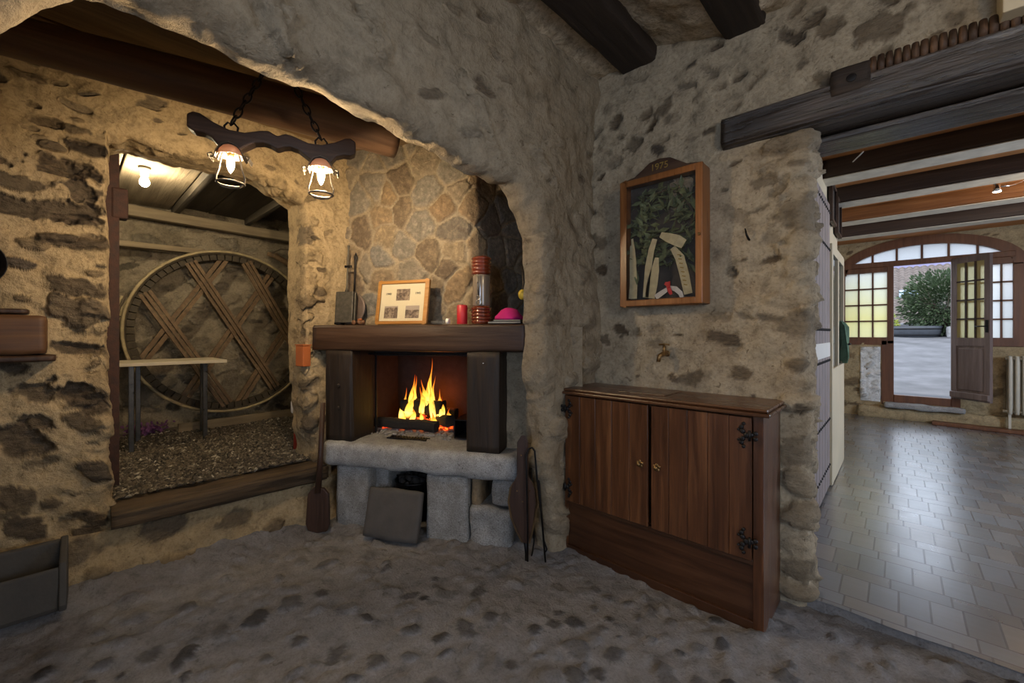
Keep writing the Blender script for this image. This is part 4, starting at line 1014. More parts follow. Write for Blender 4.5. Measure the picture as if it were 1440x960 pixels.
for sg in (-1, 1):
    x0 = sg * .54 * hl
    MB().tube([(x0 - .022, 0, -.01), (x0 - .026, 0, .02), (x0 - .012, 0, .038), (x0, 0, .028), (x0 + .012, 0, .038), (x0 + .026, 0, .02), (x0 + .022, 0, -.01)], .0045, 8).build('hook', M_iron, ch)
    a = Vector((x0, 0, .032)); b = Vector((sg * .022, 0, 2.572 - cz0)); d = b - a; n_ = 9
    m = MB(); ax = d.normalized(); u1 = ax.cross(Vector((0, 1, 0))).normalized(); u2 = ax.cross(u1)
    Lk = d.length / n_
    for i in range(n_):
        c_ = a + d * ((i + .5) / n_); w_ = u1 if i % 2 else u2
        m.tube([c_ + ax * math.cos(k * PI / 7) * Lk * .64 + w_ * math.sin(k * PI / 7) * .0135 for k in range(14)], .0042, 6, closed=True)
    m.build('chain', M_iron, ch)
    # horseshoe lantern
    ln = bpy.data.objects.new('lantern', None); C.objects.link(ln); ln.parent = ch; ln.location = (x0, -.01, -.07); ln.rotation_euler = (0, 0, R(-4)); ln.scale = (1.15, 1.15, 1.12)
    Mw = plain('lantern_iron_%d' % (sg + 1), (.10, .085, .07), .5, .6, .3, 30, .2) if sg < 0 else bpy.data.materials['lantern_iron_0']
    m = MB()
    def band(pts, w, th=.004):
        V = []; n2 = len(pts)
        for i in range(n2):
            tx = pts[min(i + 1, n2 - 1)][0] - pts[max(i - 1, 0)][0]; tz = pts[min(i + 1, n2 - 1)][1] - pts[max(i - 1, 0)][1]; l_ = math.hypot(tx, tz); nx, nz = -tz / l_ * th, tx / l_ * th
            for yy in (-w / 2, w / 2): V.append((pts[i][0], yy, pts[i][1])); V.append((pts[i][0] + nx, yy, pts[i][1] + nz))
        F = []
        for i in range(n2 - 1):
            o1, o2 = i * 4, i * 4 + 4; F += [(o1, o1 + 2, o2 + 2, o2), (o1 + 1, o2 + 1, o2 + 3, o1 + 3), (o1, o2, o2 + 1, o1 + 1), (o1 + 2, o1 + 3, o2 + 3, o2 + 2)]
        m.add(V, F + [(0, 1, 3, 2), tuple((n2 - 1) * 4 + k for k in (0, 2, 3, 1))])
    band([(-.062, -.062), (-.066, -.05), (-.056, -.045), (-.046, -.055), (-.040, -.03), (-.026, -.006), (0, .004), (.026, -.006), (.040, -.03), (.046, -.055), (.056, -.045), (.066, -.05), (.062, -.062)], .055)
    m.build('lantern_strap', Mw, ln)
    MB().lathe([(.014, .002), (.028, -.005), (.038, -.020), (.045, -.042), (.043, -.042), (.036, -.020), (.026, -.008), (.012, -.002)], (0, 0, 0), 24).build('lantern_cap', M_cap, ln)
    m = MB()
    band([(0, -.006), (-.025, -.02), (-.034, -.05), (-.040, -.09), (-.05, -.125), (-.047, -.148), (-.03, -.165), (0, -.170), (.03, -.165), (.047, -.148), (.05, -.125), (.040, -.09), (.034, -.05), (.025, -.02), (0, -.006)], .012)
    m.tube([(.046 * math.cos(k * PI / 10), .04 * math.sin(k * PI / 10), -.148) for k in range(20)], .004, 6, closed=True)
    m.build('lantern_hoop', Mw, ln)
    MB().lathe([(.012, -.005), (.014, -.03), (.010, -.045)], seg=14).build('bulb_socket', M_brass, ln)
    MB().lathe([(.006, -.045), (.0115, -.058), (.0135, -.070), (.0115, -.085), (.006, -.100), (0, -.108)][::-1], seg=16).build('bulb', M_bulb if sg < 0 else M_bulbr, ln)

# ================================================================== ALCOVE TIMBERS
def beam(name, label, p0, p1, w, h, mat, cat='beam', **kw):
    t = thing(name, label, cat, p0); o = rough_bar('timber', (0, 0, 0), tuple(Vector(p1) - Vector(p0)), w, h, mat, t, **kw); return t
l0 = P(-60, 30, 1.60); l1 = P(556, 194, 2.46)
beam('round_log_beam', 'thick round log beam crossing the alcove behind the chandelier', tuple(l0), tuple(l1), .165, .165, M_log, taper=-.42, pw=2.0, amp=.012, fr=(1.2, 6), k=32)
beam('ceiling_timber', 'dark square timber above the log, close under the arch', (-1.86, -1.2, 2.63), (-1.86, 1.95, 2.63), .56, .10, M_oakdk, amp=.008, pw=8)
b0 = PX(172, 712, -2.93); b1 = PX(448, 664, -2.93)
beam('doorway_threshold', 'worn splintered wooden sill beam across the foot of the cellar doorway', (-3.03, .165, .345), (-3.0, 1.24, .345), .27, .105, M_sill, 'sill', amp=.03, pw=5, fr=(2.2, 24), cracks=.03, step=.02, k=36)
t = thing('log_bracket', 'reddish wooden block jutting from the rough wall beside the cellar doorway', 'block', (-2.94, -.26, 1.17), 0)
rock_box('block_body', (-.12, -.30, .035), (.07, .205, .215), wood('block_wood', (.07, .03, .012), (.13, .06, .024), (.19, .095, .04), 1, .8, .6, .2), t, r=.012, amp=.003)
rock_box('ledge', (-.12, -.30, 0), (.09, .235, .032), M_mantel, t, r=.008, amp=.003); rock_box('top_board', (-.12, -.30, .218), (.03, .15, .245), M_mantel, t, r=.008, amp=.003)
t = thing('hanging_pan', 'black round iron pan hanging on the wall over the wooden block', 'pan', (-2.86, -.27, 1.60), (0, R(90), 0))
MB().lathe([(0, 0), (.085, 0), (.10, .03), (.104, .03), (.09, -.006), (0, -.006)], seg=28).build('pan_body', M_iron, t); MB().tube([(-.09, 0, .02), (-.16, 0, .022), (-.24, 0, .01)], .007, 8).build('pan_handle', M_iron, t)
# slate trough on the floor, curved end
t = thing('slate_trough', 'dark slate trough with a curved end standing on the floor by the wall', 'trough', (-2.80, -.35, .07), R(-2))
pr = [(-.10, 0), (.06, 0), (.066, .02), (.058, .185), (.05, .195), (.042, .185), (.045, .03), (-.085, .03), (-.10, .255), (-.115, .265), (-.125, .255)]
MB().prism(pr, 1, -.30, .335).build('trough_body', M_slatedk, t, bevel=.006)
MB().prism([(-.12, .0), (.075, .0), (.084, .03), (.068, .10), (.058, .17), (.05, .205), (-.11, .275), (-.125, .26)], 1, .335, .36).build('end_plate', M_slatedk, t, bevel=.006)

# orange box, red post on the doorway jamb
pb = PX(425, 500, -3.10)
t = thing('clay_box', 'small orange box fixed on the doorway edge left of the mantel', 'box', (-3.03, pb.y - .02, pb.z - .07), R(8)); MB().b2((-.05, -.028, 0), (.05, .028, .145)).build('box_body', M_orangeplas, t, bevel=.006); MB().b2((-.055, -.03, .145), (.055, .03, .152)).build('box_lid', M_orangeplas, t)
pb = PX(420, 600, -3.42)
t = thing('red_hose_post', 'red post with a thick white collar standing just inside the cellar doorway', 'post', (-3.42, pb.y - .015, .40), 0)
MB().tube([(0, 0, 0), (0, 0, .17), (.004, 0, .30)], [.024, .02, .02], 12).build('post_body', M_redplas, t); MB().lathe([(.036, .29), (.04, .30), (.04, .375), (.03, .385), (0, .385)], seg=20).build('collar', M_whiteplas, t)
# ================================================================== CELLAR
WX = -4.93; wc = (WX, 1.125, 1.325); WR = .785
wh = thing('lattice_wheel', 'huge round wooden hoop with crossed lattice laths leaning on the cellar wall', 'wheel', (WX, wc[1], wc[2]), (0, R(-3), 0))
n_ = 96; m = MB(); V = []
for i in range(n_):
    a = 2 * PI * i / n_
    for r_, x_ in [(WR, -.05), (WR, .05), (WR - .022, .05), (WR - .022, -.05)]: V.append((x_, r_ * math.cos(a), r_ * math.sin(a)))
m.add(V, [(i * 4 + k, i * 4 + (k + 1) % 4, ((i + 1) % n_) * 4 + (k + 1) % 4, ((i + 1) % n_) * 4 + k) for i in range(n_) for k in range(4)], True); m.build('rim', M_rim, wh)
m = MB()
for i in range(72):
    a = 2 * PI * i / 72; m.box((.0, (WR - .05) * math.cos(a), (WR - .05) * math.sin(a)), (.07, .056, .058), (a, 0, 0))
m.build('felloe_block', M_rim, wh, bevel=.004)
MB().tube([(.055, (WR + .004) * math.cos(2 * PI * i / 72), (WR + .004) * math.sin(2 * PI * i / 72)) for i in range(72)], .013, 8, closed=True).build('edge_binding', M_straw, wh)
def lath(u0, v0, u1, v1, n3, dx, w_=.026):
    a = PX(u0, v0, WX) - Vector(wc); b = PX(u1, v1, WX) - Vector(wc); a.x = b.x = 0
    for p_, q_ in ((a, b), (b, a)):
        if p_.length > WR - .05:
            pass
    # stretch both ends to the hoop
    d = (b - a).normalized(); mid = (a + b) / 2; pr_ = mid - d * mid.dot(d); hh_ = math.sqrt(max(.01, (WR - .06) ** 2 - pr_.length ** 2)); a = pr_ - d * hh_; b = pr_ + d * hh_
    nrm = Vector((0, -d.z, d.y)); m = MB()
    for k in range(n3):
        o = nrm * (k - (n3 - 1) / 2) * (w_ + .012); s_ = nrm * w_ / 2; V = []
        for q_ in (a + o, b + o):
            for sx in (0, .02):
                for sg in (-1, 1): V.append(q_ + s_ * sg + Vector((dx + sx, 0, 0)))
        m.add(V, [(0, 1, 3, 2), (4, 6, 7, 5), (0, 4, 5, 1), (2, 3, 7, 6), (0, 2, 6, 4), (1, 5, 7, 3)])
    m.build('lath', M_slat, wh)
for l in [(207, 417, 317, 567), (267, 367, 388, 550), (343, 363, 420, 500)]: lath(*l, 3, .022)
for l in [(317, 363, 203, 503), (385, 383, 260, 557), (422, 433, 333, 567)]: lath(*l, 2, -.002, .034)

t = thing('cellar_post', 'rusty dark steel post at the edge of the cellar doorway', 'post', (-3.40, .185, .38), 0)
m = MB(); m.b2((-.035, -.036, 0), (-.02, .036, 1.98)); m.b2((.02, -.036, 0), (.035, .036, 1.98)); m.b2((-.02, -.006, 0), (.02, .006, 1.98)); m.build('post_shaft', M_rust, t, bevel=.002)
MB().b2((-.04, .0, 1.60), (.04, .075, 1.78)).build('bracket', M_rust, t, bevel=.01)
def plank_thing(name, label, a, b, w, h, mat, cat='plank', amp=.004): return beam(name, label, tuple(a), tuple(b), w, h, mat, cat, amp=amp, pw=10)
plank_thing('ceiling_joist', 'pale square joist along the top of the cellar back wall', (-5.02, .0, 2.40), (-5.02, 2.3, 2.365), .10, .095, M_board, 'joist')
plank_thing('wall_plank', 'pale plank fixed high on the cellar wall above the hoop', (-4.98, .0, 2.08), (-4.98, .93, 2.095), .10, .05, M_board)
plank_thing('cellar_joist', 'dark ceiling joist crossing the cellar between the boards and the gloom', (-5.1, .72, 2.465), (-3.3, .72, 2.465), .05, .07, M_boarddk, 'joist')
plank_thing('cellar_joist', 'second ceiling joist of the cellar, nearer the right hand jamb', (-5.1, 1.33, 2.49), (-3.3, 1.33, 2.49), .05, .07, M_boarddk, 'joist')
plank_thing('kerb_board', 'grey board lying along the foot of the hoop on the gravel', (-4.78, .70, .44), (-4.82, 2.1, .44), .03, .09, M_board)
plank_thing('timber_offcut', 'short pale plank lying by the wall beyond the red post', (-4.6, 1.62, .47), (-4.62, 2.1, .47), .10, .035, M_board)
t = thing('lamp_holder', 'bare light bulb in a white holder on the cellar ceiling', 'lamp', (-3.95, .39, 2.485), 0)
MB().lathe([(0, 0), (.035, 0), (.035, -.015), (.024, -.022), (.022, -.06), (0, -.06)], seg=20).build('holder', M_whiteplas, t)
MB().lathe([(.012, -.06), (.02, -.075), (.029, -.098), (.028, -.115), (.015, -.132), (0, -.136)][::-1], seg=18).build('bulb', M_bulb2, t)
t = thing('steel_table', 'small table with a pale wooden top and square steel legs on the gravel', 'table', (-4.4, .62, .40), 0)
pts = [PZ(167, 512, 1.07), PZ(325, 508, 1.07)]; y1 = pts[1].y
MB().b2((-.30, -.40, .655), (.22, y1 - .62, .68)).build('table_top', M_bench, t, bevel=.003)
for x_, y_ in [(.14, -.275), (-.27, -.2), (.02, .205), (-.27, .24)]: MB().b2((x_ - .016, y_ - .016, 0), (x_ + .016, y_ + .016, .655)).build('leg', M_steel, t, bevel=.003)
# gravel: pebbles by the thousand
rg = np.random.RandomState(17); n_ = 18000
py = rg.uniform(.0, 2.1, n_); px_ = -3.07 - rg.beta(1, 1.25, n_) * 1.9; pz = np.full(n_, .405)
ok = py < (1.30 + (-3.2 - px_) * .55); px_, py, pz = px_[ok], py[ok], pz[ok]; n_ = len(px_)
s_ = rg.uniform(.006, .017, (n_, 1, 1)) * rg.uniform(.6, 1.3, (n_, 1, 3)) * (1, 1, .7)
base = np.array([(1, 0, 0), (0, 1, 0), (-1, 0, 0), (0, -1, 0), (0, 0, 1), (0, 0, -1)], float)
ang = rg.rand(n_) * 6.3; Rz = np.stack([np.stack([np.cos(ang), -np.sin(ang), ang * 0], -1), np.stack([np.sin(ang), np.cos(ang), ang * 0], -1), np.stack([ang * 0, ang * 0, ang * 0 + 1], -1)], 1)
hz = .012 * vnoise(np.stack([px_ * 4, py * 4, py * 0], -1))
V = np.einsum('nij,nkj->nki', Rz, (base[None] + rg.randn(n_, 6, 3) * .18) * s_) + np.stack([px_, py, pz + hz + .004], -1)[:, None]
f8 = np.array([(0, 1, 4), (1, 2, 4), (2, 3, 4), (3, 0, 4), (1, 0, 5), (2, 1, 5), (3, 2, 5), (0, 3, 5)])
me = bpy.data.meshes.new('gravel'); me.from_pydata(V.reshape(-1, 3).tolist(), [], (f8[None] + 6 * np.arange(n_)[:, None, None]).reshape(-1, 3).tolist())
a_ = me.attributes.new('tint', 'FLOAT', 'POINT'); a_.data.foreach_set('value', np.repeat(rg.rand(n_), 6).astype(np.float32))
def peb():
    m, nt, b, out = newmat('gravel_pebbles'); q = NB(nt); q.set(b.inputs['Base Color'], q.ramp(q.attr('tint'), [(0, (.03, .024, .018)), (.4, (.07, .055, .038)), (.75, (.12, .095, .065)), (.93, (.2, .17, .125)), (1, (.42, .38, .3))])); b.inputs['Roughness'].default_value = .85; return m
tag(link('gravel', me, peb()), 'coarse brown gravel covering the cellar floor', 'gravel', kind='stuff')
t = thing('purple_flowers', 'faded purple flowers lying on the gravel behind the table leg', 'flowers', (-4.95, .50, .41), 0)
leaves_mesh('petals', [(random.gauss(0, .06), random.gauss(0, .08), abs(random.gauss(.03, .025))) for _ in range(220)], .035, M_purple, t, 5, .8)
MB().tube([(0, -.1, .01), (.02, 0, .02), (0, .12, .01)], .004, 6).build('stems', M_stem, t)
t = thing('stick_bundle', 'bundle of bent sticks hung on the cellar wall beside the hoop', 'sticks', (-5.0, .275, 1.45), 0)
rr = random.Random(4)
for k in range(9):
    y_ = -.06 + .02 * k; MB().tube([(.01 * (k % 3), y_ * .8, -.20), (.03, y_ * .55, -.05), (.02, y_ * .9, .08), (.01, y_ * 1.7, .16 + .05 * rr.random())], .009, 7).build('stick', M_straw if k % 2 else M_stem, t)
MB().tube([(.045 * math.cos(a / 8 * PI), .075 * math.sin(a / 8 * PI), .0) for a in range(16)], .008, 6, closed=True).build('tie', M_stem, t)
q0 = PX(393, 372, -4.95)
t = thing('bow_handle_carrier', 'curved wooden carrier with thin bow handle hung above the hoop', 'carrier', (-4.92, q0.y + .05, q0.z), (R(-20), 0, 0))
MB().tube([(0, -.20, .03), (0, -.12, .045), (0, 0, .03), (0, .12, -.01), (0, .22, -.07)], [.02, .03, .032, .03, .02], 12).build('carrier_body', M_slat, t)
MB().tube([(0, -.18, .04), (0, -.10, .14), (0, .02, .19), (0, .12, .16), (0, .19, .05), (0, .20, -.05)], .006, 8).build('bow', M_stem, t)

# ================================================================== CABINET
cb = thing('oak_cabinet', 'low dark oak cabinet with two plank doors standing against the rough wall', 'cabinet', (-.94, 2.035, 0), 0)
m = MB(); m.b2((-.515, .03, .02), (-.49, .34, .945)); m.b2((.492, .0, .0), (.518, .34, .945)); m.b2((-.49, .32, .02), (.49, .335, .945)); m.b2((-.49, .03, .30), (.49, .32, .32)); m.b2((-.49, .03, .915), (.49, .32, .945))
m.build('carcass', M_cabv, cb, bevel=.002)
m = MB(); m.b2((.478, -.003, .0), (.5185, .024, .945)); m.build('corner_stile', M_cabv, cb, bevel=.002); MB().b2((-.518, -.003, .0), (-.502, .024, .945)).build('corner_stile', M_cabv, cb, bevel=.002)
m = MB(); m.b2((-.545, -.035, .945), (.548, .35, .962)); m.build('counter_top', M_cabt, cb, bevel=.006)
m = MB(); m.b2((-.535, -.022, .962), (.538, .35, .978)); m.build('top_moulding', M_cabt, cb, bevel=.007)
MB().b2((-.20, .06, .978), (.06, .30, .981)).build('inset_lid', M_cabt, cb, bevel=.0015)
MB().b2((-.502, .012, .04), (.478, .026, .300)).build('lower_panel', M_cabh, cb)
m = MB(); m.b2((-.502, -.003, .0), (.478, .024, .05)); m.build('plinth_rail', M_cabh, cb, bevel=.003)
m = MB(); m.b2((-.502, -.001, .292), (.478, .024, .318)); m.build('middle_rail', M_cabh, cb, bevel=.004)
MB().b2((-.49, .02, .93), (.478, .028, .945)).build('top_rail', M_cabh, cb)
# ornate hinge: pierced plate of scrolls
def hinge(parent, x, z, sgn):
    m = MB(); 
    for (dx, dz, r_) in [(0, .0, .013), (-.016, .016, .011), (-.02, .034, .010), (-.012, .05, .008), (-.016, -.016, .011), (-.02, -.034, .010), (-.012, -.05, .008), (.018, .004, .011), (.034, .012, .010), (.034, -.012, .010), (-.032, .022, .006), (-.032, -.022, .006)]:
        m.lathe([(0, .0), (r_, 0), (r_ * .9, .004), (r_ * .4, .006), (0, .005)], (x + dx * sgn, -.012, z + dz), 12, Matrix.Rotation(R(90), 3, 'X'))
    m.tube([(x + .012 * sgn, -.016, z - .022), (x + .012 * sgn, -.016, z + .022)], .006, 8)
    return m.build('hinge', M_stud, parent)
def cab_door(x0, x1, hx, knob_x, sgn, ang=0.0, planks=5):
    dd = bpy.data.objects.new('door', None); C.objects.link(dd); dd.parent = cb; dd.location = (hx, -.012, 0); dd.rotation_euler = (0, 0, ang)
    W_ = (x1 - x0) / planks; m = MB()
    for k in range(planks): m.b2((x0 - hx + W_ * k + .0006, -.008, .318), (x0 - hx + W_ * (k + 1) - .0006, .012, .938))
    m.build('door_panel', M_cabv, dd, bevel=.0028, seg=1)
    for z_ in (.40, .86): hinge(dd, sgn * -.028 if 0 else (-.018 * sgn), z_, sgn)
    m = MB(); kx = knob_x - hx
    for k in range(5):
        a = 2 * PI * k / 5 + .3; m.ball((kx + .012 * math.cos(a), -.010, .632 + .012 * math.sin(a)), (.009, .003, .009), 8, 5)
    m.lathe([(0, .022), (.009, .020), (.011, .014), (.005, .007), (.005, 0)][::-1], (kx, -.010, .632), 14, Matrix.Rotation(R(90), 3, 'X'))
    m.build('knob', M_brass, dd); return dd
cab_door(-.505, .008, -.505, -.035, -1)
cab_door(.024, .476, .476, .055, 1)

# ================================================================== DISPLAY CASE
cs = thing('display_case', 'glazed wooden display case of dried wreath and ribbons hung on the wall', 'display case', (-.984, 2.335, 1.462), 0)
w2, H2 = .235, .735
m = MB(); m.b2((-w2, -.055, .0), (-w2 + .014, .05, H2)); m.b2((w2 - .014, -.055, 0), (w2, .05, H2)); m.b2((-w2 + .014, -.055, 0), (w2 - .014, .05, .014)); m.b2((-w2 + .014, -.055, H2 - .014), (w2 - .014, .05, H2)); m.build('case_sides', M_frame, cs, bevel=.002)
MB().b2((-w2 + .014, .036, .014), (w2 - .014, .046, H2 - .014)).build('case_back', M_caseback, cs)
fr_ = .034
m = MB(); m.b2((-w2 - .003, -.075, -.003), (-w2 + fr_, -.055, H2 + .003)); m.b2((w2 - fr_, -.075, -.003), (w2 + .003, -.055, H2 + .003)); m.b2((-w2 + fr_, -.075, -.003), (w2 - fr_, -.055, fr_)); m.b2((-w2 + fr_, -.075, H2 - fr_), (w2 - fr_, -.055, H2 + .003)); m.build('front_frame', M_frame, cs, bevel=.006)
m = MB().prism([(-.235, H2), (-.20, H2 + .012), (-.15, H2 + .02), (-.11, H2 + .045), (-.06, H2 + .078), (0, H2 + .088), (.06, H2 + .078), (.11, H2 + .045), (.15, H2 + .02), (.20, H2 + .012), (.235, H2)][::-1], 1, -.06, -.035); m.build('pediment', M_casedk, cs, bevel=.004)
text_obj('carved_year', '1975', .052, M_gilt, cs, Matrix.Translation((0, -.061, H2 + .042)) @ Matrix.Rotation(PI / 2, 4, 'X'), .002)
MB().b2((-w2 + fr_ - .004, -.066, fr_ - .004), (w2 - fr_ + .004, -.064, H2 - fr_ + .004)).build('glass_pane', M_glass, cs)
MB().ball((w2 - .014, -.08, .36), (.006, .007, .009), 10, 6).build('case_knob', M_brass, cs)
def CL(u, v, y=2.345):
    y = y - .017
    p = PY(u, v, y); return Vector((p.x + .984, y - 2.335, p.z - 1.462))
rr = random.Random(6); cen = []
for _ in range(420):
    a = rr.uniform(0, 6.28); q_ = rr.gauss(.15, .045); cen.append((q_ * 1.05 * math.cos(a), rr.uniform(-.03, .012), .47 + q_ * 1.25 * math.sin(a)))
cen = [c for c in cen if abs(c[0]) < .185 and .20 < c[2] < .67]
w_ = thing('dried_wreath', 'dried dark laurel wreath inside the glazed case', 'wreath', (-.984, 2.335, 1.462), 0)
leaves_mesh('wreath_leaves', cen, .07, M_leafd, w_, 4, .38, 1)
for v_ in w_.children[0].data.vertices: v_.co.y = max(-.055, min(.03, v_.co.y * .7))
MB().tube([(.155 * math.cos(k * PI / 12), .012, .47 + .19 * math.sin(k * PI / 12)) for k in range(24)], .008, 7, closed=True).build('wreath_ring', M_stem, w_)
r_ = thing('award_ribbon', 'aged cream ribbon with gilt lettering draped over the wreath in the case', 'ribbon', (-.984, 2.335, 1.462), 0, 'ribbons in the case')
for pts, ws, nm in [([(921, 336), (916, 352), (912, 375), (908, 418)], [.03, .035, .04, .035], 'tail'), ([(924, 362), (921, 380), (917, 400), (914, 419)], [.02, .05, .065, .058], 'tail'), ([(946, 348), (956, 362), (963, 388), (968, 413)], [.03, .05, .05, .045], 'tail')]:
    o = strip(nm, [CL(u, v, 2.318) for u, v in pts], ws, (0, -1, 0), M_ribbon, r_)
strip('bow_loop', [CL(929, 330, 2.310), CL(940, 334, 2.300), CL(952, 338, 2.298), CL(962, 343, 2.306)], [.03, .05, .06, .05], (0, -1, 0), M_ribbon, r_)
m = MB()
for k in range(8):
    t_ = k / 7; p_ = CL(955 + 9 * t_, 358 + 42 * t_, 2.315); m.box(tuple(p_), (.02, .001, .006), (0, .25, 0))
m.build('gilt_letters', M_gilt, r_)
r_ = thing('faded_ribbon', 'faded grey ribbon hanging at the edge of the case beside the frame', 'ribbon', (-.984, 2.335, 1.462), 0, 'ribbons in the case')
strip('tail', [CL(889, 345, 2.325), CL(890, 368, 2.322), CL(891, 400, 2.322), CL(890, 420, 2.322)], [.025, .04, .048, .052], (0, -1, 0), M_ribbon, r_); strip('knot_strip', [CL(889, 336, 2.318), CL(891, 352, 2.316), CL(894, 372, 2.318)], [.012, .018, .012], (0, -1, 0), M_ribbon, r_)
r_ = thing('rosette_bow', 'small white bow with a red ribbon at the bottom of the case', 'bow', (-.984, 2.335, 1.462), 0)
strip('white_tail', [CL(941, 405, 2.312), CL(932, 411, 2.305), CL(922, 418, 2.308)], [.02, .028, .03], (0, -1, 0), M_ribbonw, r_); strip('white_tail', [CL(941, 404, 2.312), CL(950, 406, 2.305), CL(957, 412, 2.308), CL(959, 418, 2.31)], [.02, .028, .025, .02], (0, -1, 0), M_ribbonw, r_)
strip('red_loop', [CL(935, 398, 2.305), CL(939, 400, 2.300), CL(942, 409, 2.300), CL(944, 414, 2.304)], [.018, .022, .022, .014], (0, -1, 0), M_ribbonr, r_); strip('red_loop', [CL(940, 396, 2.306), CL(941, 402, 2.300)], [.02, .014], (0, -1, 0), M_ribbonr, r_)
MB().ball(CL(941, 404, 2.302), (.008, .006, .01), 10, 6).build('red_knot', M_ribbonr, r_)

# tap, iron hook
q0 = PY(937, 497, 2.37)
t = thing('brass_tap', 'old brass water tap on the rough wall over the cabinet', 'tap', (q0.x, 2.385, q0.z), 0)
MB().tube([(0, .03, 0), (0, -.03, 0), (0, -.06, .0), (-.012, -.085, -.012), (-.016, -.088, -.045)], [.014, .014, .013, .012, .011], 12).build('tap_body', M_brass, t)
MB().lathe([(.018, 0), (.018, .006), (.012, .01)], (0, -.004, 0), 16, Matrix.Rotation(R(90), 3, 'X')).build('wall_flange', M_brass, t)
MB().tube([(0, -.045, .0), (0, -.045, .05)], [.012, .006], 10).build('spindle', M_brass, t); MB().tube([(-.03, -.045, .052), (0, -.047, .056), (.03, -.045, .052)], .005, 8).build('tap_handle', M_brass, t)
q0 = PY(1051, 331, 2.37)
t = thing('iron_hook', 'small black iron hook driven in the wall right of the display case', 'hook', (q0.x, 2.40, q0.z), 0)
MB().tube([(.01, .02, -.03), (.006, -.03, -.02), (.0, -.045, .0), (-.008, -.04, .035)], [.006, .006, .005, .003], 8).build('hook_shank', M_iron, t)

# ================================================================== LINTEL AND CEILING BEAMS
lt = thing('doorway_lintel', 'massive dark weathered oak lintel spanning the opening to the tiled room', 'lintel', (-.68, 2.56, 2.335), 0)
rough_bar('lintel_beam', (0, 0, .012), (2.2, 0, .002), .455, .155, M_lint, lt, amp=.014, pw=9, k=64, step=.025, fr=(1.2, 26), cracks=.012)
m = MB()
for k in range(40):
    x_ = .60 + .026 * k; m.tube([(x_, -.215, .075), (x_, -.222, .10), (x_, -.218, .138)], [.0125, .0135, .011], 8)
tag_ = m.build('ribbed_strip', wood('ribbed_strip_wood', (.03, .017, .011), (.09, .05, .03), (.2, .1, .045), 2, 2, .6, .4), lt); tag_['label'] = 'ribbed reddish brown strip'
rock_box('mortise_block', (.455, -.235, .015), (.598, -.17, .135), M_beam, lt, r=.012, amp=.004)
MB().lathe([(0, 0), (.016, 0), (.018, .002), (.016, .003), (0, .001)], (.53, -.236, .075), 12, Matrix.Rotation(R(90), 3, 'X')).build('peg_hole', M_stud, lt)
rough_bar('lower_board', (.36, .10, -.078), (2.2, .10, -.088), .22, .03, M_lint, lt, amp=.008, pw=9, k=40, step=.03, fr=(1.2, 26), cracks=.006)
m = MB().b2((.27, 2.26, 2.435), (1.1, 2.42, 3.1)); struct(m.build('wall_boxing', M_cream, bevel=.004))
for lab, xa, xb, zb in [('dark hewn ceiling beam nearest the arch', -1.285, -1.05, 2.925), ('dark hewn ceiling beam above the doorway pier', -.685, -.485, 2.845), ('dark hewn ceiling beam over the tiled room opening', -.06, .16, 2.83)]:
    w_ = xb - xa; beam('ceiling_beam', lab, ((xa + xb) / 2, 2.43, zb + .09), ((xa + xb) / 2, -2.6, zb + .09), w_, .18, M_beam, amp=.009, pw=9, cracks=.006, k=40)

# ================================================================== TILED ROOM
m = MB().b2((-.90, 2.84, -.05), (-.45, 5.27, 2.75)).b2((-.95, 5.27, -.05), (-.80, 8.45, 2.75)); struct(m.build('wall_tiled_left', M_cream))
m = MB().b2((3.2, 2.84, -.05), (3.4, 8.6, 2.75)); struct(m.build('wall_tiled_right', M_cream))
m = MB(); y = 2.84; k = 0
while y < 8.4: m.b2((-.85, y, 2.70), (3.3, y + .235, 2.76)); y += .24
struct(m.build('ceiling_tiled', M_terra, bevel=.004))
for lab, y0, mt in [('dark beam of the tiled room nearest the lintel', 3.26, M_beamface), ('dark beam of the tiled room, second behind the lintel', 4.18, M_beamface), ('dark beam of the tiled room, third behind the lintel', 5.05, M_beamface), ('orange brown beam lit by the spotlights', 5.96, M_orange), ('dark beam of the tiled room closest to the arched window', 6.90, M_beamface)]:
    t = thing('ceiling_beam', lab, 'beam', (-.45 if y0 < 5.2 else -.80, y0 + .11, 2.55), 0, 'tiled room beams')
    rough_bar('timber', (0, 0, .085), (3.65, 0, .085), .215, .16, mt, t, amp=.006, pw=12, k=32)
    MB().b2((0, -.107, -.004), (3.65, .107, .002)).build('lit_underside', M_under, t)  # pale slab carries the light on the underside as colour

# far wall with arched window and door
YF = 8.35
AX, AW, AZ, ARZ = .245, .93, 2.20, .46      # arch centre, half width, spring, rise
xs = lin(-.87, 3.3, .02); zs = lin(-.02, 2.76, .02)
P0 = plane_grid(xs, zs, lambda a, b: (a, np.full_like(a, YF), b)); N0 = np.zeros_like(P0); N0[..., 1] = -1
s = Stones().scatter(P0, N0, 70, (.06, .16), (.3, .5), 1.15, (-.012, .02), .15, 81, lambda c: c[2] < 1.1, 2.5, .4, m=(.5, 1.0)).scatter(P0, N0, 60, (.02, .05), (.4, .7), 1.3, (-.01, .005), .4, 82, lambda c: c[2] > 2.2, 2.2, .5)
Q, at = s.apply(P0, N0, (.03, 2.2), (.012, 9), (.003, 25))
xc = (P0[:-1, :-1, 0] + P0[1:, 1:, 0]) / 2; zc = (P0[:-1, :-1, 2] + P0[1:, 1:, 2]) / 2
inarch = (np.abs(xc - AX) < AW) & (zc > 1.16) & ((zc < AZ) | (((xc - AX) / AW) ** 2 + ((zc - AZ) / ARZ) ** 2 < 1))
indoor = (xc > -.17) & (xc < .60) & (zc > .29) & (zc < 1.3)
struct(grid_obj('wall_far', Q, M_far, at, keep=~(inarch | indoor)))
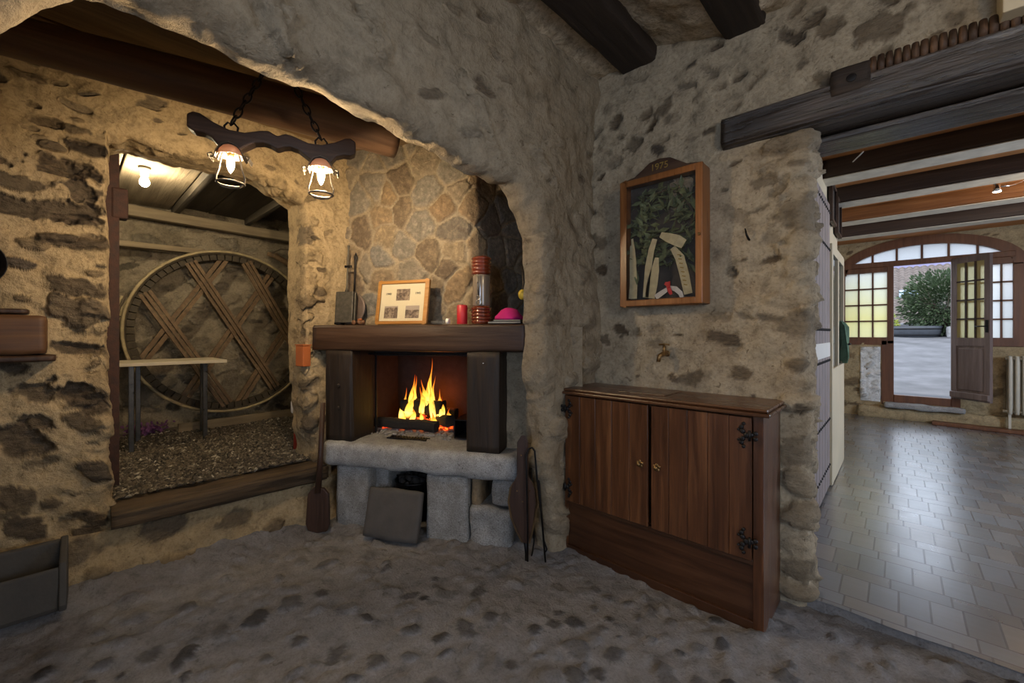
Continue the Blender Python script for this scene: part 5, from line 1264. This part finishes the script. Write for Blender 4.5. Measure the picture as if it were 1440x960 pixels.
m = MB(); m.b2((-.95, 8.38, -.05), (-.17, 8.7, 1.15)); m.b2((.60, 8.38, -.05), (3.3, 8.7, 1.15)); m.b2((-.17, 8.33, -.05), (.60, 8.7, .29)); m.b2((1.18, 8.38, 1.15), (3.3, 8.7, 2.8)); m.b2((-.95, 8.38, 2.68), (1.2, 8.7, 2.8)); m.b2((-.95, 8.38, 1.15), (-.69, 8.7, 2.8)); struct(m.build('wall_far_core', M_far))
P0 = plane_grid(lin(-.44, -.19, .012), lin(.28, 1.11, .012), lambda a, b: (a, np.full_like(a, YF - .03), b)); N0 = np.zeros_like(P0); N0[..., 1] = -1
P0[-1, :, 1] += .1; P0[0, :, 1] += .05; P0[:, -1, 1] += .08
Q, at = Stones().scatter(P0, N0, 12, (.03, .06), (.5, .8), 1.2, (.01, .025), .5, 83).apply(P0, N0, (.03, 4), (.02, 14), (.006, 35))
struct(grid_obj('wall_whitewashed_quoin', Q, M_white, at))
rock_box('trim_1', (-.15, 8.20, .215), (.66, 8.42, .29), M_gran, None, r=.02, amp=.012); struct(bpy.data.objects['trim_1'])
rock_box('trim_2', (-.45, 8.27, .03), (3.0, 8.36, .21), M_far, None, r=.03, amp=.02, step=.05); struct(bpy.data.objects['trim_2'])
t = thing('floor_plank', 'brown wooden plank lying on the tiles along the far wall', 'plank', (.34, 8.20, .05), R(-4.5)); MB().b2((0, -.10, 0), (2.2, .05, .045)).build('plank_body', M_door, t, bevel=.008)

def arch_pts(hw_, rise, z0, n=40, cx=AX): return [(cx - hw_ * math.cos(PI * i / n), z0 + rise * math.sin(PI * i / n)) for i in range(n + 1)]
def ring(m, o, i_, y0, y1):
    n = len(o); V = [(x, y0, z) for x, z in o] + [(x, y0, z) for x, z in i_] + [(x, y1, z) for x, z in o] + [(x, y1, z) for x, z in i_]
    F = []
    for k in range(n - 1): F += [(k, k + 1, n + k + 1, n + k), (2 * n + k + 1, 2 * n + k, 3 * n + k, 3 * n + k + 1), (n + k, n + k + 1, 3 * n + k + 1, 3 * n + k), (k + 1, k, 2 * n + k, 2 * n + k + 1)]
    m.add(V, F)
yf0, yf1 = 8.335, 8.42
win = bpy.data.objects.new('window_1', None); C.objects.link(win); struct(win); win['label'] = 'arched glazed screen of reddish wood with frosted panes'
m = MB(); ring(m, arch_pts(AW + .045, ARZ + .045, AZ), arch_pts(AW - .085, ARZ - .085, AZ), yf0, yf1); m.build('arch_head', M_door, win)
m = MB()
m.b2((AX - AW, yf0, 1.13), (AX - AW + .07, yf1, AZ + .02)); m.b2((AX + AW - .09, yf0, 1.13), (AX + AW, yf1, AZ + .02))
m.b2((-.19, yf0, .25), (-.052, yf1, 1.20)); m.b2((-.125, yf0, 1.15), (-.052, yf1, 2.34)); m.b2((.532, yf0, .25), (.62, yf1, 2.34)); m.b2((AX - AW + .07, yf0, 1.13), (-.125, yf1, 1.245)); m.b2((.60, yf0, 1.13), (AX + AW - .09, yf1, 1.245))
m.b2((AX - AW + .05, yf0 - .005, 2.30), (AX + AW - .07, yf1, 2.375)); m.b2((AX - AW + .07, yf0, 2.225), (-.125, yf1, 2.30)); m.b2((.60, yf0, 2.215), (AX + AW - .09, yf1, 2.30)); m.b2((-.052, yf0 - .01, .29), (.532, yf1, .40))
m.build('window_frame', M_door, win, bevel=.006)
m = MB()
for k in (1, 2): x_ = -.615 + .49 * k / 3; m.b2((x_ - .010, 8.37, 1.245), (x_ + .010, 8.40, 2.225))
for k in (1, 2, 3): z_ = 1.245 + .98 * k / 4; m.b2((-.615, 8.37, z_ - .010), (-.125, 8.40, z_ + .010)); m.b2((.60, 8.37, z_ - .010), (1.085, 8.40, z_ + .010))
for k in (1, 2, 3, 4): x_ = .60 + .485 * k / 5; m.b2((x_ - .010, 8.37, 1.245), (x_ + .010, 8.40, 2.215)) if k in (2, 4) else None
for x_ in (-.29, -.02, .245, .51, .78): m.b2((x_ - .012, 8.37, 2.37), (x_ + .012, 8.40, AZ + (ARZ - .085) * math.sqrt(max(0, 1 - ((x_ - AX) / (AW - .085)) ** 2)) + .01))
m.build('glazing_bar', M_door, win)
def panes(name, pts, mat):
    n_ = len(pts); m = MB(); m.add([(x, 8.383, z) for x, z in pts] + [(x, 8.387, z) for x, z in pts], [tuple(range(n_)), tuple(range(n_, 2 * n_))[::-1]] + [(i, (i + 1) % n_, n_ + (i + 1) % n_, n_ + i) for i in range(n_)]); return m.build(name, mat, win)
panes('pane', [(-.625, 1.235), (-.115, 1.235), (-.115, 2.235), (-.625, 2.235)], M_frost)
panes('pane', [(.595, 1.235), (1.095, 1.235), (1.095, 2.225), (.595, 2.225)], M_frostw)
ap = [p for p in arch_pts(AW - .08, ARZ - .08, AZ, 60) if p[1] > 2.36]
panes('pane', ap, M_frostw)

dl = bpy.data.objects.new('door_1', None); C.objects.link(dl); struct(dl); dl['label'] = 'half glazed brown door leaf standing open into the tiled room'
dl.location = (.545, 8.345, .415); dl.rotation_euler = (0, 0, math.atan2(8.0 - 8.345, .86 - .545))
LW = .47; LHt = 1.91
m = MB(); m.b2((0, -.02, 0), (.062, .02, LHt)); m.b2((LW - .062, -.02, 0), (LW, .02, LHt)); m.b2((.062, -.02, LHt - .075), (LW - .062, .02, LHt)); m.b2((.062, -.02, .72), (LW - .062, .02, .83)); m.b2((.062, -.02, 0), (LW - .062, .02, .10)); m.build('leaf_frame', M_leaf, dl, bevel=.003)
m = MB(); m.b2((.062, -.008, .10), (LW - .062, .008, .72)); m.build('lower_panel', M_leaf, dl); MB().b2((.085, -.018, .13), (LW - .085, .0, .69)).build('raised_panel', M_leaf, dl, bevel=.012, seg=1)
m = MB()
for k in (1, 2): x_ = .062 + (LW - .124) * k / 3; m.b2((x_ - .011, -.012, .83), (x_ + .011, .012, LHt - .075))
for k in (1, 2, 3): z_ = .83 + (LHt - .905) * k / 4; m.b2((.062, -.012, z_ - .010), (LW - .062, .012, z_ + .010))
m.build('leaf_bars', M_casedk, dl)
MB().b2((.058, -.003, .825), (LW - .058, .003, LHt - .07)).build('pane', M_leafglass, dl)
MB().b2((.0, -.045, .02), (LW, -.018, .10)).build('weather_board', M_leaf, dl, bevel=.008)
m = MB(); m.tube([(LW - .03, -.02, .98), (LW - .03, -.06, .98), (LW - .14, -.06, .98)], .008, 8); m.b2((LW - .045, -.028, .90), (LW - .015, -.02, 1.06)); m.build('door_handle', M_iron, dl)

# plank door folded against the side wall, glazed door behind it
d2 = bpy.data.objects.new('door_2', None); C.objects.link(d2); struct(d2); d2['label'] = 'studded plank door folded open against the side wall'; d2.location = (-.425, 3.02, .07)
m = MB()
for k in range(8): m.b2((-.018, 
        .15 * k + .006, 0), (.018, .15 * (k + 1) - .006, 2.28 - .0 * k))
m.build('door_planks', plain('grey_mauve_door', (.25, .205, .195), .55, var=.14, scale=6), d2, bevel=.01, seg=1)
m = MB()
for z_ in (.18, .55, 1.02, 1.26, 1.9, 2.2):
    for k in range(16): m.ball((.02, .04 + .075 * k, z_), (.007, .011, .011), 8, 5)
m.build('stud', M_stud, d2)
MB().b2((.019, .2, 1.05), (.024, 1.15, 1.16)).build('kick_plate', M_whiteplas, d2, bevel=.002)
d3 = bpy.data.objects.new('door_3', None); C.objects.link(d3); struct(d3); d3['label'] = 'cream glazed door standing along the side wall'; d3.location = (-.415, 4.26, .06)
m = MB(); m.b2((-.02, 0, 0), (.02, .07, 1.98)); m.b2((-.02, .93, 0), (.02, 1.0, 1.98)); m.b2((-.02, .07, 0), (.02, .93, .95)); m.b2((-.02, .07, 1.9), (.02, .93, 1.98)); m.b2((-.02, .46, .95), (.02, .52, 1.9)); m.build('leaf_frame', M_cream, d3, bevel=.004)
MB().b2((-.004, .065, .945), (.004, .935, 1.905)).build('pane', plain('mirror_pane', (.3, .33, .35), .08, 1.0, .05, 8, 0), d3)
m = MB(); m.tube([(.02, .93, 1.14), (.07, .93, 1.14), (.07, .82, 1.14)], .010, 8); m.build('door_handle', M_iron, d3)
for lab, y_, z_ in [('narrow dark picture frame hung above the studded plank door', 4.45, 2.27), ('narrow dark picture frame hung nearer the arched window', 4.90, 2.24)]:
    t = thing('wall_picture', lab, 'picture frame', (-.44, y_, z_), 0, 'framed pictures on the side wall')
    m = MB(); m.b2((0, 0, 0), (.03, .025, .34)); m.b2((0, .315, 0), (.03, .34, .34)); m.b2((0, .025, 0), (.03, .315, .025)); m.b2((0, .025, .315), (.03, .315, .34)); m.build('frame_moulding', M_casedk, t, bevel=.003); MB().b2((.004, .02, .02), (.012, .32, .32)).build('picture', M_caseback, t); MB().b2((.018, .02, .02), (.02, .32, .32)).build('glass_pane', M_glass, t)
a = P(1172, 252, 3.55); b = P(1214, 213, 3.1)
t = thing('hanging_wire', 'thin pale wire running from the frames up to the beam', 'wire', tuple(a), 0); MB().tube([(0, 0, 0), tuple((b - a) * .5 + Vector((0, 0, -.008))), tuple(b - a)], .005, 6).build('wire_body', M_whiteplas, t)
t = thing('hanging_towel', 'green and red cloth hanging behind the glazed door handle', 'towel', (-.405, 5.12, 1.05), 0)
m = MB(); V = []
for i in range(9):
    for j in range(7): V.append((.03 * math.sin(i * 1.1 + j * .2) + .02, -.0 + .07 * i / 8, .34 * (1 - j / 6) - .04 * math.sin(i)))
m.add(V, [(i * 7 + j, i * 7 + j + 1, i * 7 + j + 8, i * 7 + j + 7) for i in range(8) for j in range(6)]); o = m.build('cloth', plain('towel_green', (.12, .2, .13), .9, var=.3), t); md = o.modifiers.new('Solid', 'SOLIDIFY'); md.thickness = .006

t = thing('column_radiator', 'cream cast iron column radiator under the window', 'radiator', (1.00, 8.20, .26), 0)
for k in range(8):
    m = MB(); x_ = .035 + .058 * k; m.tube([(x_, -.06, .03), (x_, -.065, .10), (x_, -.065, .68), (x_, -.06, .75)], [.016, .021, .021, .016], 10); m.tube([(x_, .05, .03), (x_, .055, .10), (x_, .055, .68), (x_, .05, .75)], [.016, .021, .021, .016], 10); m.b2((x_ - .017, -.06, .70), (x_ + .017, .05, .755)); m.b2((x_ - .017, -.06, .02), (x_ + .017, .05, .07)); m.build('column', M_radi, t, bevel=.004)
m = MB(); m.tube([(-.02, -.005, .05), (.5, -.005, .05)], .018, 10); m.tube([(.0, -.005, .72), (.5, -.005, .72)], .018, 10); m.build('header_pipe', M_radi, t)
for x_ in (.035, .44): MB().b2((x_ - .012, -.03, -.21), (x_ + .012, .02, .03)).build('foot', M_radi, t)

t = thing('track_spotlight', 'chrome track light with small lit spots under the beams', 'spotlight', tuple(P(1402, 262, 3.5)), 0)
def sl(u, v, Z=3.5): return P(u, v, Z) - Vector(t.location)
MB().tube([sl(1396, 258), sl(1408, 255), sl(1425, 250), sl(1450, 244)], .008, 8).build('rail', M_chrome, t); MB().tube([sl(1405, 262), sl(1420, 261), sl(1436, 256), sl(1452, 247)], .006, 8).build('rail', M_chrome, t)
for u, v in [(1402, 262), (1447, 262)]:
    hd = bpy.data.objects.new('spot_head', None); C.objects.link(hd); hd.parent = t; hd.location = sl(u, v)
    MB().lathe([(.012, .03), (.02, .028), (.022, -.02), (.030, -.045), (.028, -.046), (.02, -.02), (0, -.018)], seg=18).build('spot_can', M_chrome, hd); MB().lathe([(0, -.043), (.024, -.043), (.024, -.046), (0, -.047)], seg=16).build('spot_lens', M_spot, hd)
    MB().tube([(0, 0, .03), (0, 0, .06)], .006, 8).build('spot_stem', M_chrome, hd)
MB().lathe([(0, .0), (.05, 0), (.05, -.02), (0, -.02)], tuple(sl(1455, 232)), 18).build('ceiling_rose', M_chrome, t)

# ================================================================== OUTSIDE
P0 = plane_grid(lin(-9, 14, .25), lin(8.6, 30, .2), lambda a, b: (a, b, .33 + .93 * sstep(0, 1, (b - 8.6) / 9.5) * 1.0 + .05 * np.clip(b - 18, 0, 20)))
Q = P0.copy(); Q[..., 2] += (.02 * fbm(P0.reshape(-1, 3), .7, 3)).reshape(P0.shape[:2])
struct(grid_obj('courtyard_ground', Q, M_pave))
t = thing('planter_tub', 'wide dark half barrel planter in the courtyard below the bush', 'planter', (.33, 17.0, 1.16), 0)
MB().lathe([(.50, 0), (.56, .15), (.60, .36), (.56, .36), (.5, .3), (0, .3)], seg=32).build('tub_body', M_tub, t); m = MB()
for z_, r_ in [(.10, .545), (.28, .592)]: m.tube([(r_ * math.cos(k * PI / 16), r_ * math.sin(k * PI / 16), z_) for k in range(32)], .015, 6, closed=True)
m.build('tub_hoop', M_iron, t)
rg = np.random.RandomState(2)
def bush(name, label, c, rad, n, size, mat, seed):
    t = thing(name, label, 'bush', c, 0); r = np.random.RandomState(seed); d = r.randn(n, 3); d /= np.linalg.norm(d, axis=1, keepdims=True); k = r.rand(n, 1) ** .4
    lump = 1 + .28 * fbm(d * 1.7 + seed, 1.6, 3)[:, None]
    pts = d * k * np.array(rad) * lump + (0, 0, rad[2] * .9)
    leaves_mesh('bush_leaves', pts.tolist(), size, mat, t, seed, .5); rr = random.Random(seed); m = MB()
    for _ in range(14): a = rr.uniform(0, 6.3); m.tube([(0, 0, -.05), (rad[0] * .3 * math.cos(a), rad[1] * .3 * math.sin(a), rad[2] * .7), (rad[0] * .75 * math.cos(a), rad[1] * .75 * math.sin(a), rad[2] * rr.uniform(1, 1.6))], [.03, .018, .006], 6)
    m.build('branches', M_stem, t); return t
bush('round_bush', 'big round green bush growing from the dark tub outside', (1.0, 17.35, 1.30), (1.0, .8, .98), 9000, .10, M_leafg, 3)
bush('tall_shrub', 'taller loose grey green shrub behind the round bush', (2.15, 19.5, 1.4), (.95, .9, 1.45), 4200, .11, M_leafg, 5)
bush('low_plants', 'low yellow green plants beside the dark tub', (-.38, 17.3, 1.2), (.38, .4, .42), 1100, .09, M_leafy, 6)
rock_box('granite_trough', (.98, 16.7, 1.1), (1.75, 17.3, 1.5), M_gran, None, r=.05, amp=.015, step=.06); tag(bpy.data.objects['granite_trough'], 'grey granite trough beside the dark tub outside', 'trough')
bd = thing('tiled_barn', 'long building with a pale clay tile roof beyond the courtyard', 'building', (0, 24, 1.3), 0)
xs = lin(-5, 7, .045); vs = lin(0, 1, .01)
P0 = plane_grid(xs, vs, lambda a, b: (a, 3.6 * b, .35 + 2.85 * b + .08 * np.abs(np.sin(a * PI / .25)) + .03 * (1 - (b * 22) % 1)))
grid_obj('roof', P0, M_rooft, parent=bd, smooth=False)
MB().b2((-5, .35, -.8), (7, 5, .35)).build('barn_wall', M_render, bd)
MB().b2((-5, 3.5, 3.12), (7, 3.9, 3.30)).build('ridge_band', M_violet, bd)
MB().b2((.02, 1.5, 1.60), (.62, 1.62, 1.95)).build('skylight', plain('skylight_glass', (.5, .62, .75), .1, .6, .05, 5, 0), bd, bevel=.01); MB().b2((.35, .75, .98), (.75, .87, 1.15)).build('skylight', M_whiteplas, bd, bevel=.01)
t = thing('porch_post', 'pale post with violet band standing at the edge of the courtyard', 'post', (-.32, 21, 1.3), 0); MB().b2((-.28, -.15, 1.55), (.12, .15, 4.0)).build('post_shaft', M_render, t); MB().b2((-.30, -.17, 1.42), (.14, .17, 1.55)).build('post_band', M_violet, t); MB().b2((-.28, .0, .0), (-.18, .1, 1.42)).build('post_pipe', M_violet, t)

# ================================================================== LIGHT
wd = bpy.data.worlds.new('world'); bpy.context.scene.world = wd; wd.use_nodes = True
bg = wd.node_tree.nodes['Background']; bg.inputs[0].default_value = (.74, .84, 1.0, 1); bg.inputs[1].default_value = 3.1
def light(name, kind, loc, energy, col, size=None, target=None, sy=None):
    d = bpy.data.lights.new(name, kind); d.energy = energy; d.color = col
    o = bpy.data.objects.new(name, d); C.objects.link(o); o.location = loc
    if kind == 'AREA': d.size = size; d.shape = 'RECTANGLE' if sy else 'SQUARE'; d.size_y = sy or size
    elif kind == 'SUN': d.angle = size
    else: d.shadow_soft_size = size
    if target: o.rotation_euler = (Vector(target) - Vector(loc)).to_track_quat('-Z', 'Y').to_euler()
    return o
light('sun', 'SUN', (0, 20, 20), 2.2, (1, .95, .85), R(2), target=(2.0, 24.5, 0))
light('daylight_window_east', 'AREA', (2.85, -.1, 1.6), 13, (.60, .76, 1.0), 1.5, (0, -.1, 1.3), 1.3)
light('daylight_window_back', 'AREA', (.9, -2.85, 1.6), 42, (.48, .68, 1.0), 1.3, (.9, 0, 1.3), 1.3)
light('daylight_window_tiled_room', 'AREA', (3.15, 4.9, 1.5), 140, (.62, .77, 1.0), 1.3, (0, 4.9, .9), 1.3)
light('ceiling_lamp', 'POINT', (.8, .75, 2.15), 19, (1, .77, .46), .09)
light('tiled_room_lamp', 'POINT', (1.3, 5.3, 2.38), 24, (1, .76, .46), .06)
light('fire_glow', 'POINT', tuple(hw(-.93, .70, .80)), 2.6, (1, .16, .02), .05)

sc = bpy.context.scene
sc.view_settings.view_transform = 'Standard'; sc.view_settings.look = 'None'; sc.view_settings.exposure = 0.0; sc.view_settings.gamma = 1.0
sc.view_settings.use_curve_mapping = False
sc.cycles.use_denoising = True; sc.cycles.max_bounces = 8; sc.cycles.diffuse_bounces = 4; sc.cycles.transparent_max_bounces = 24; sc.cycles.sample_clamp_indirect = 4.0
sc.cycles.caustics_reflective = False; sc.cycles.caustics_refractive = False
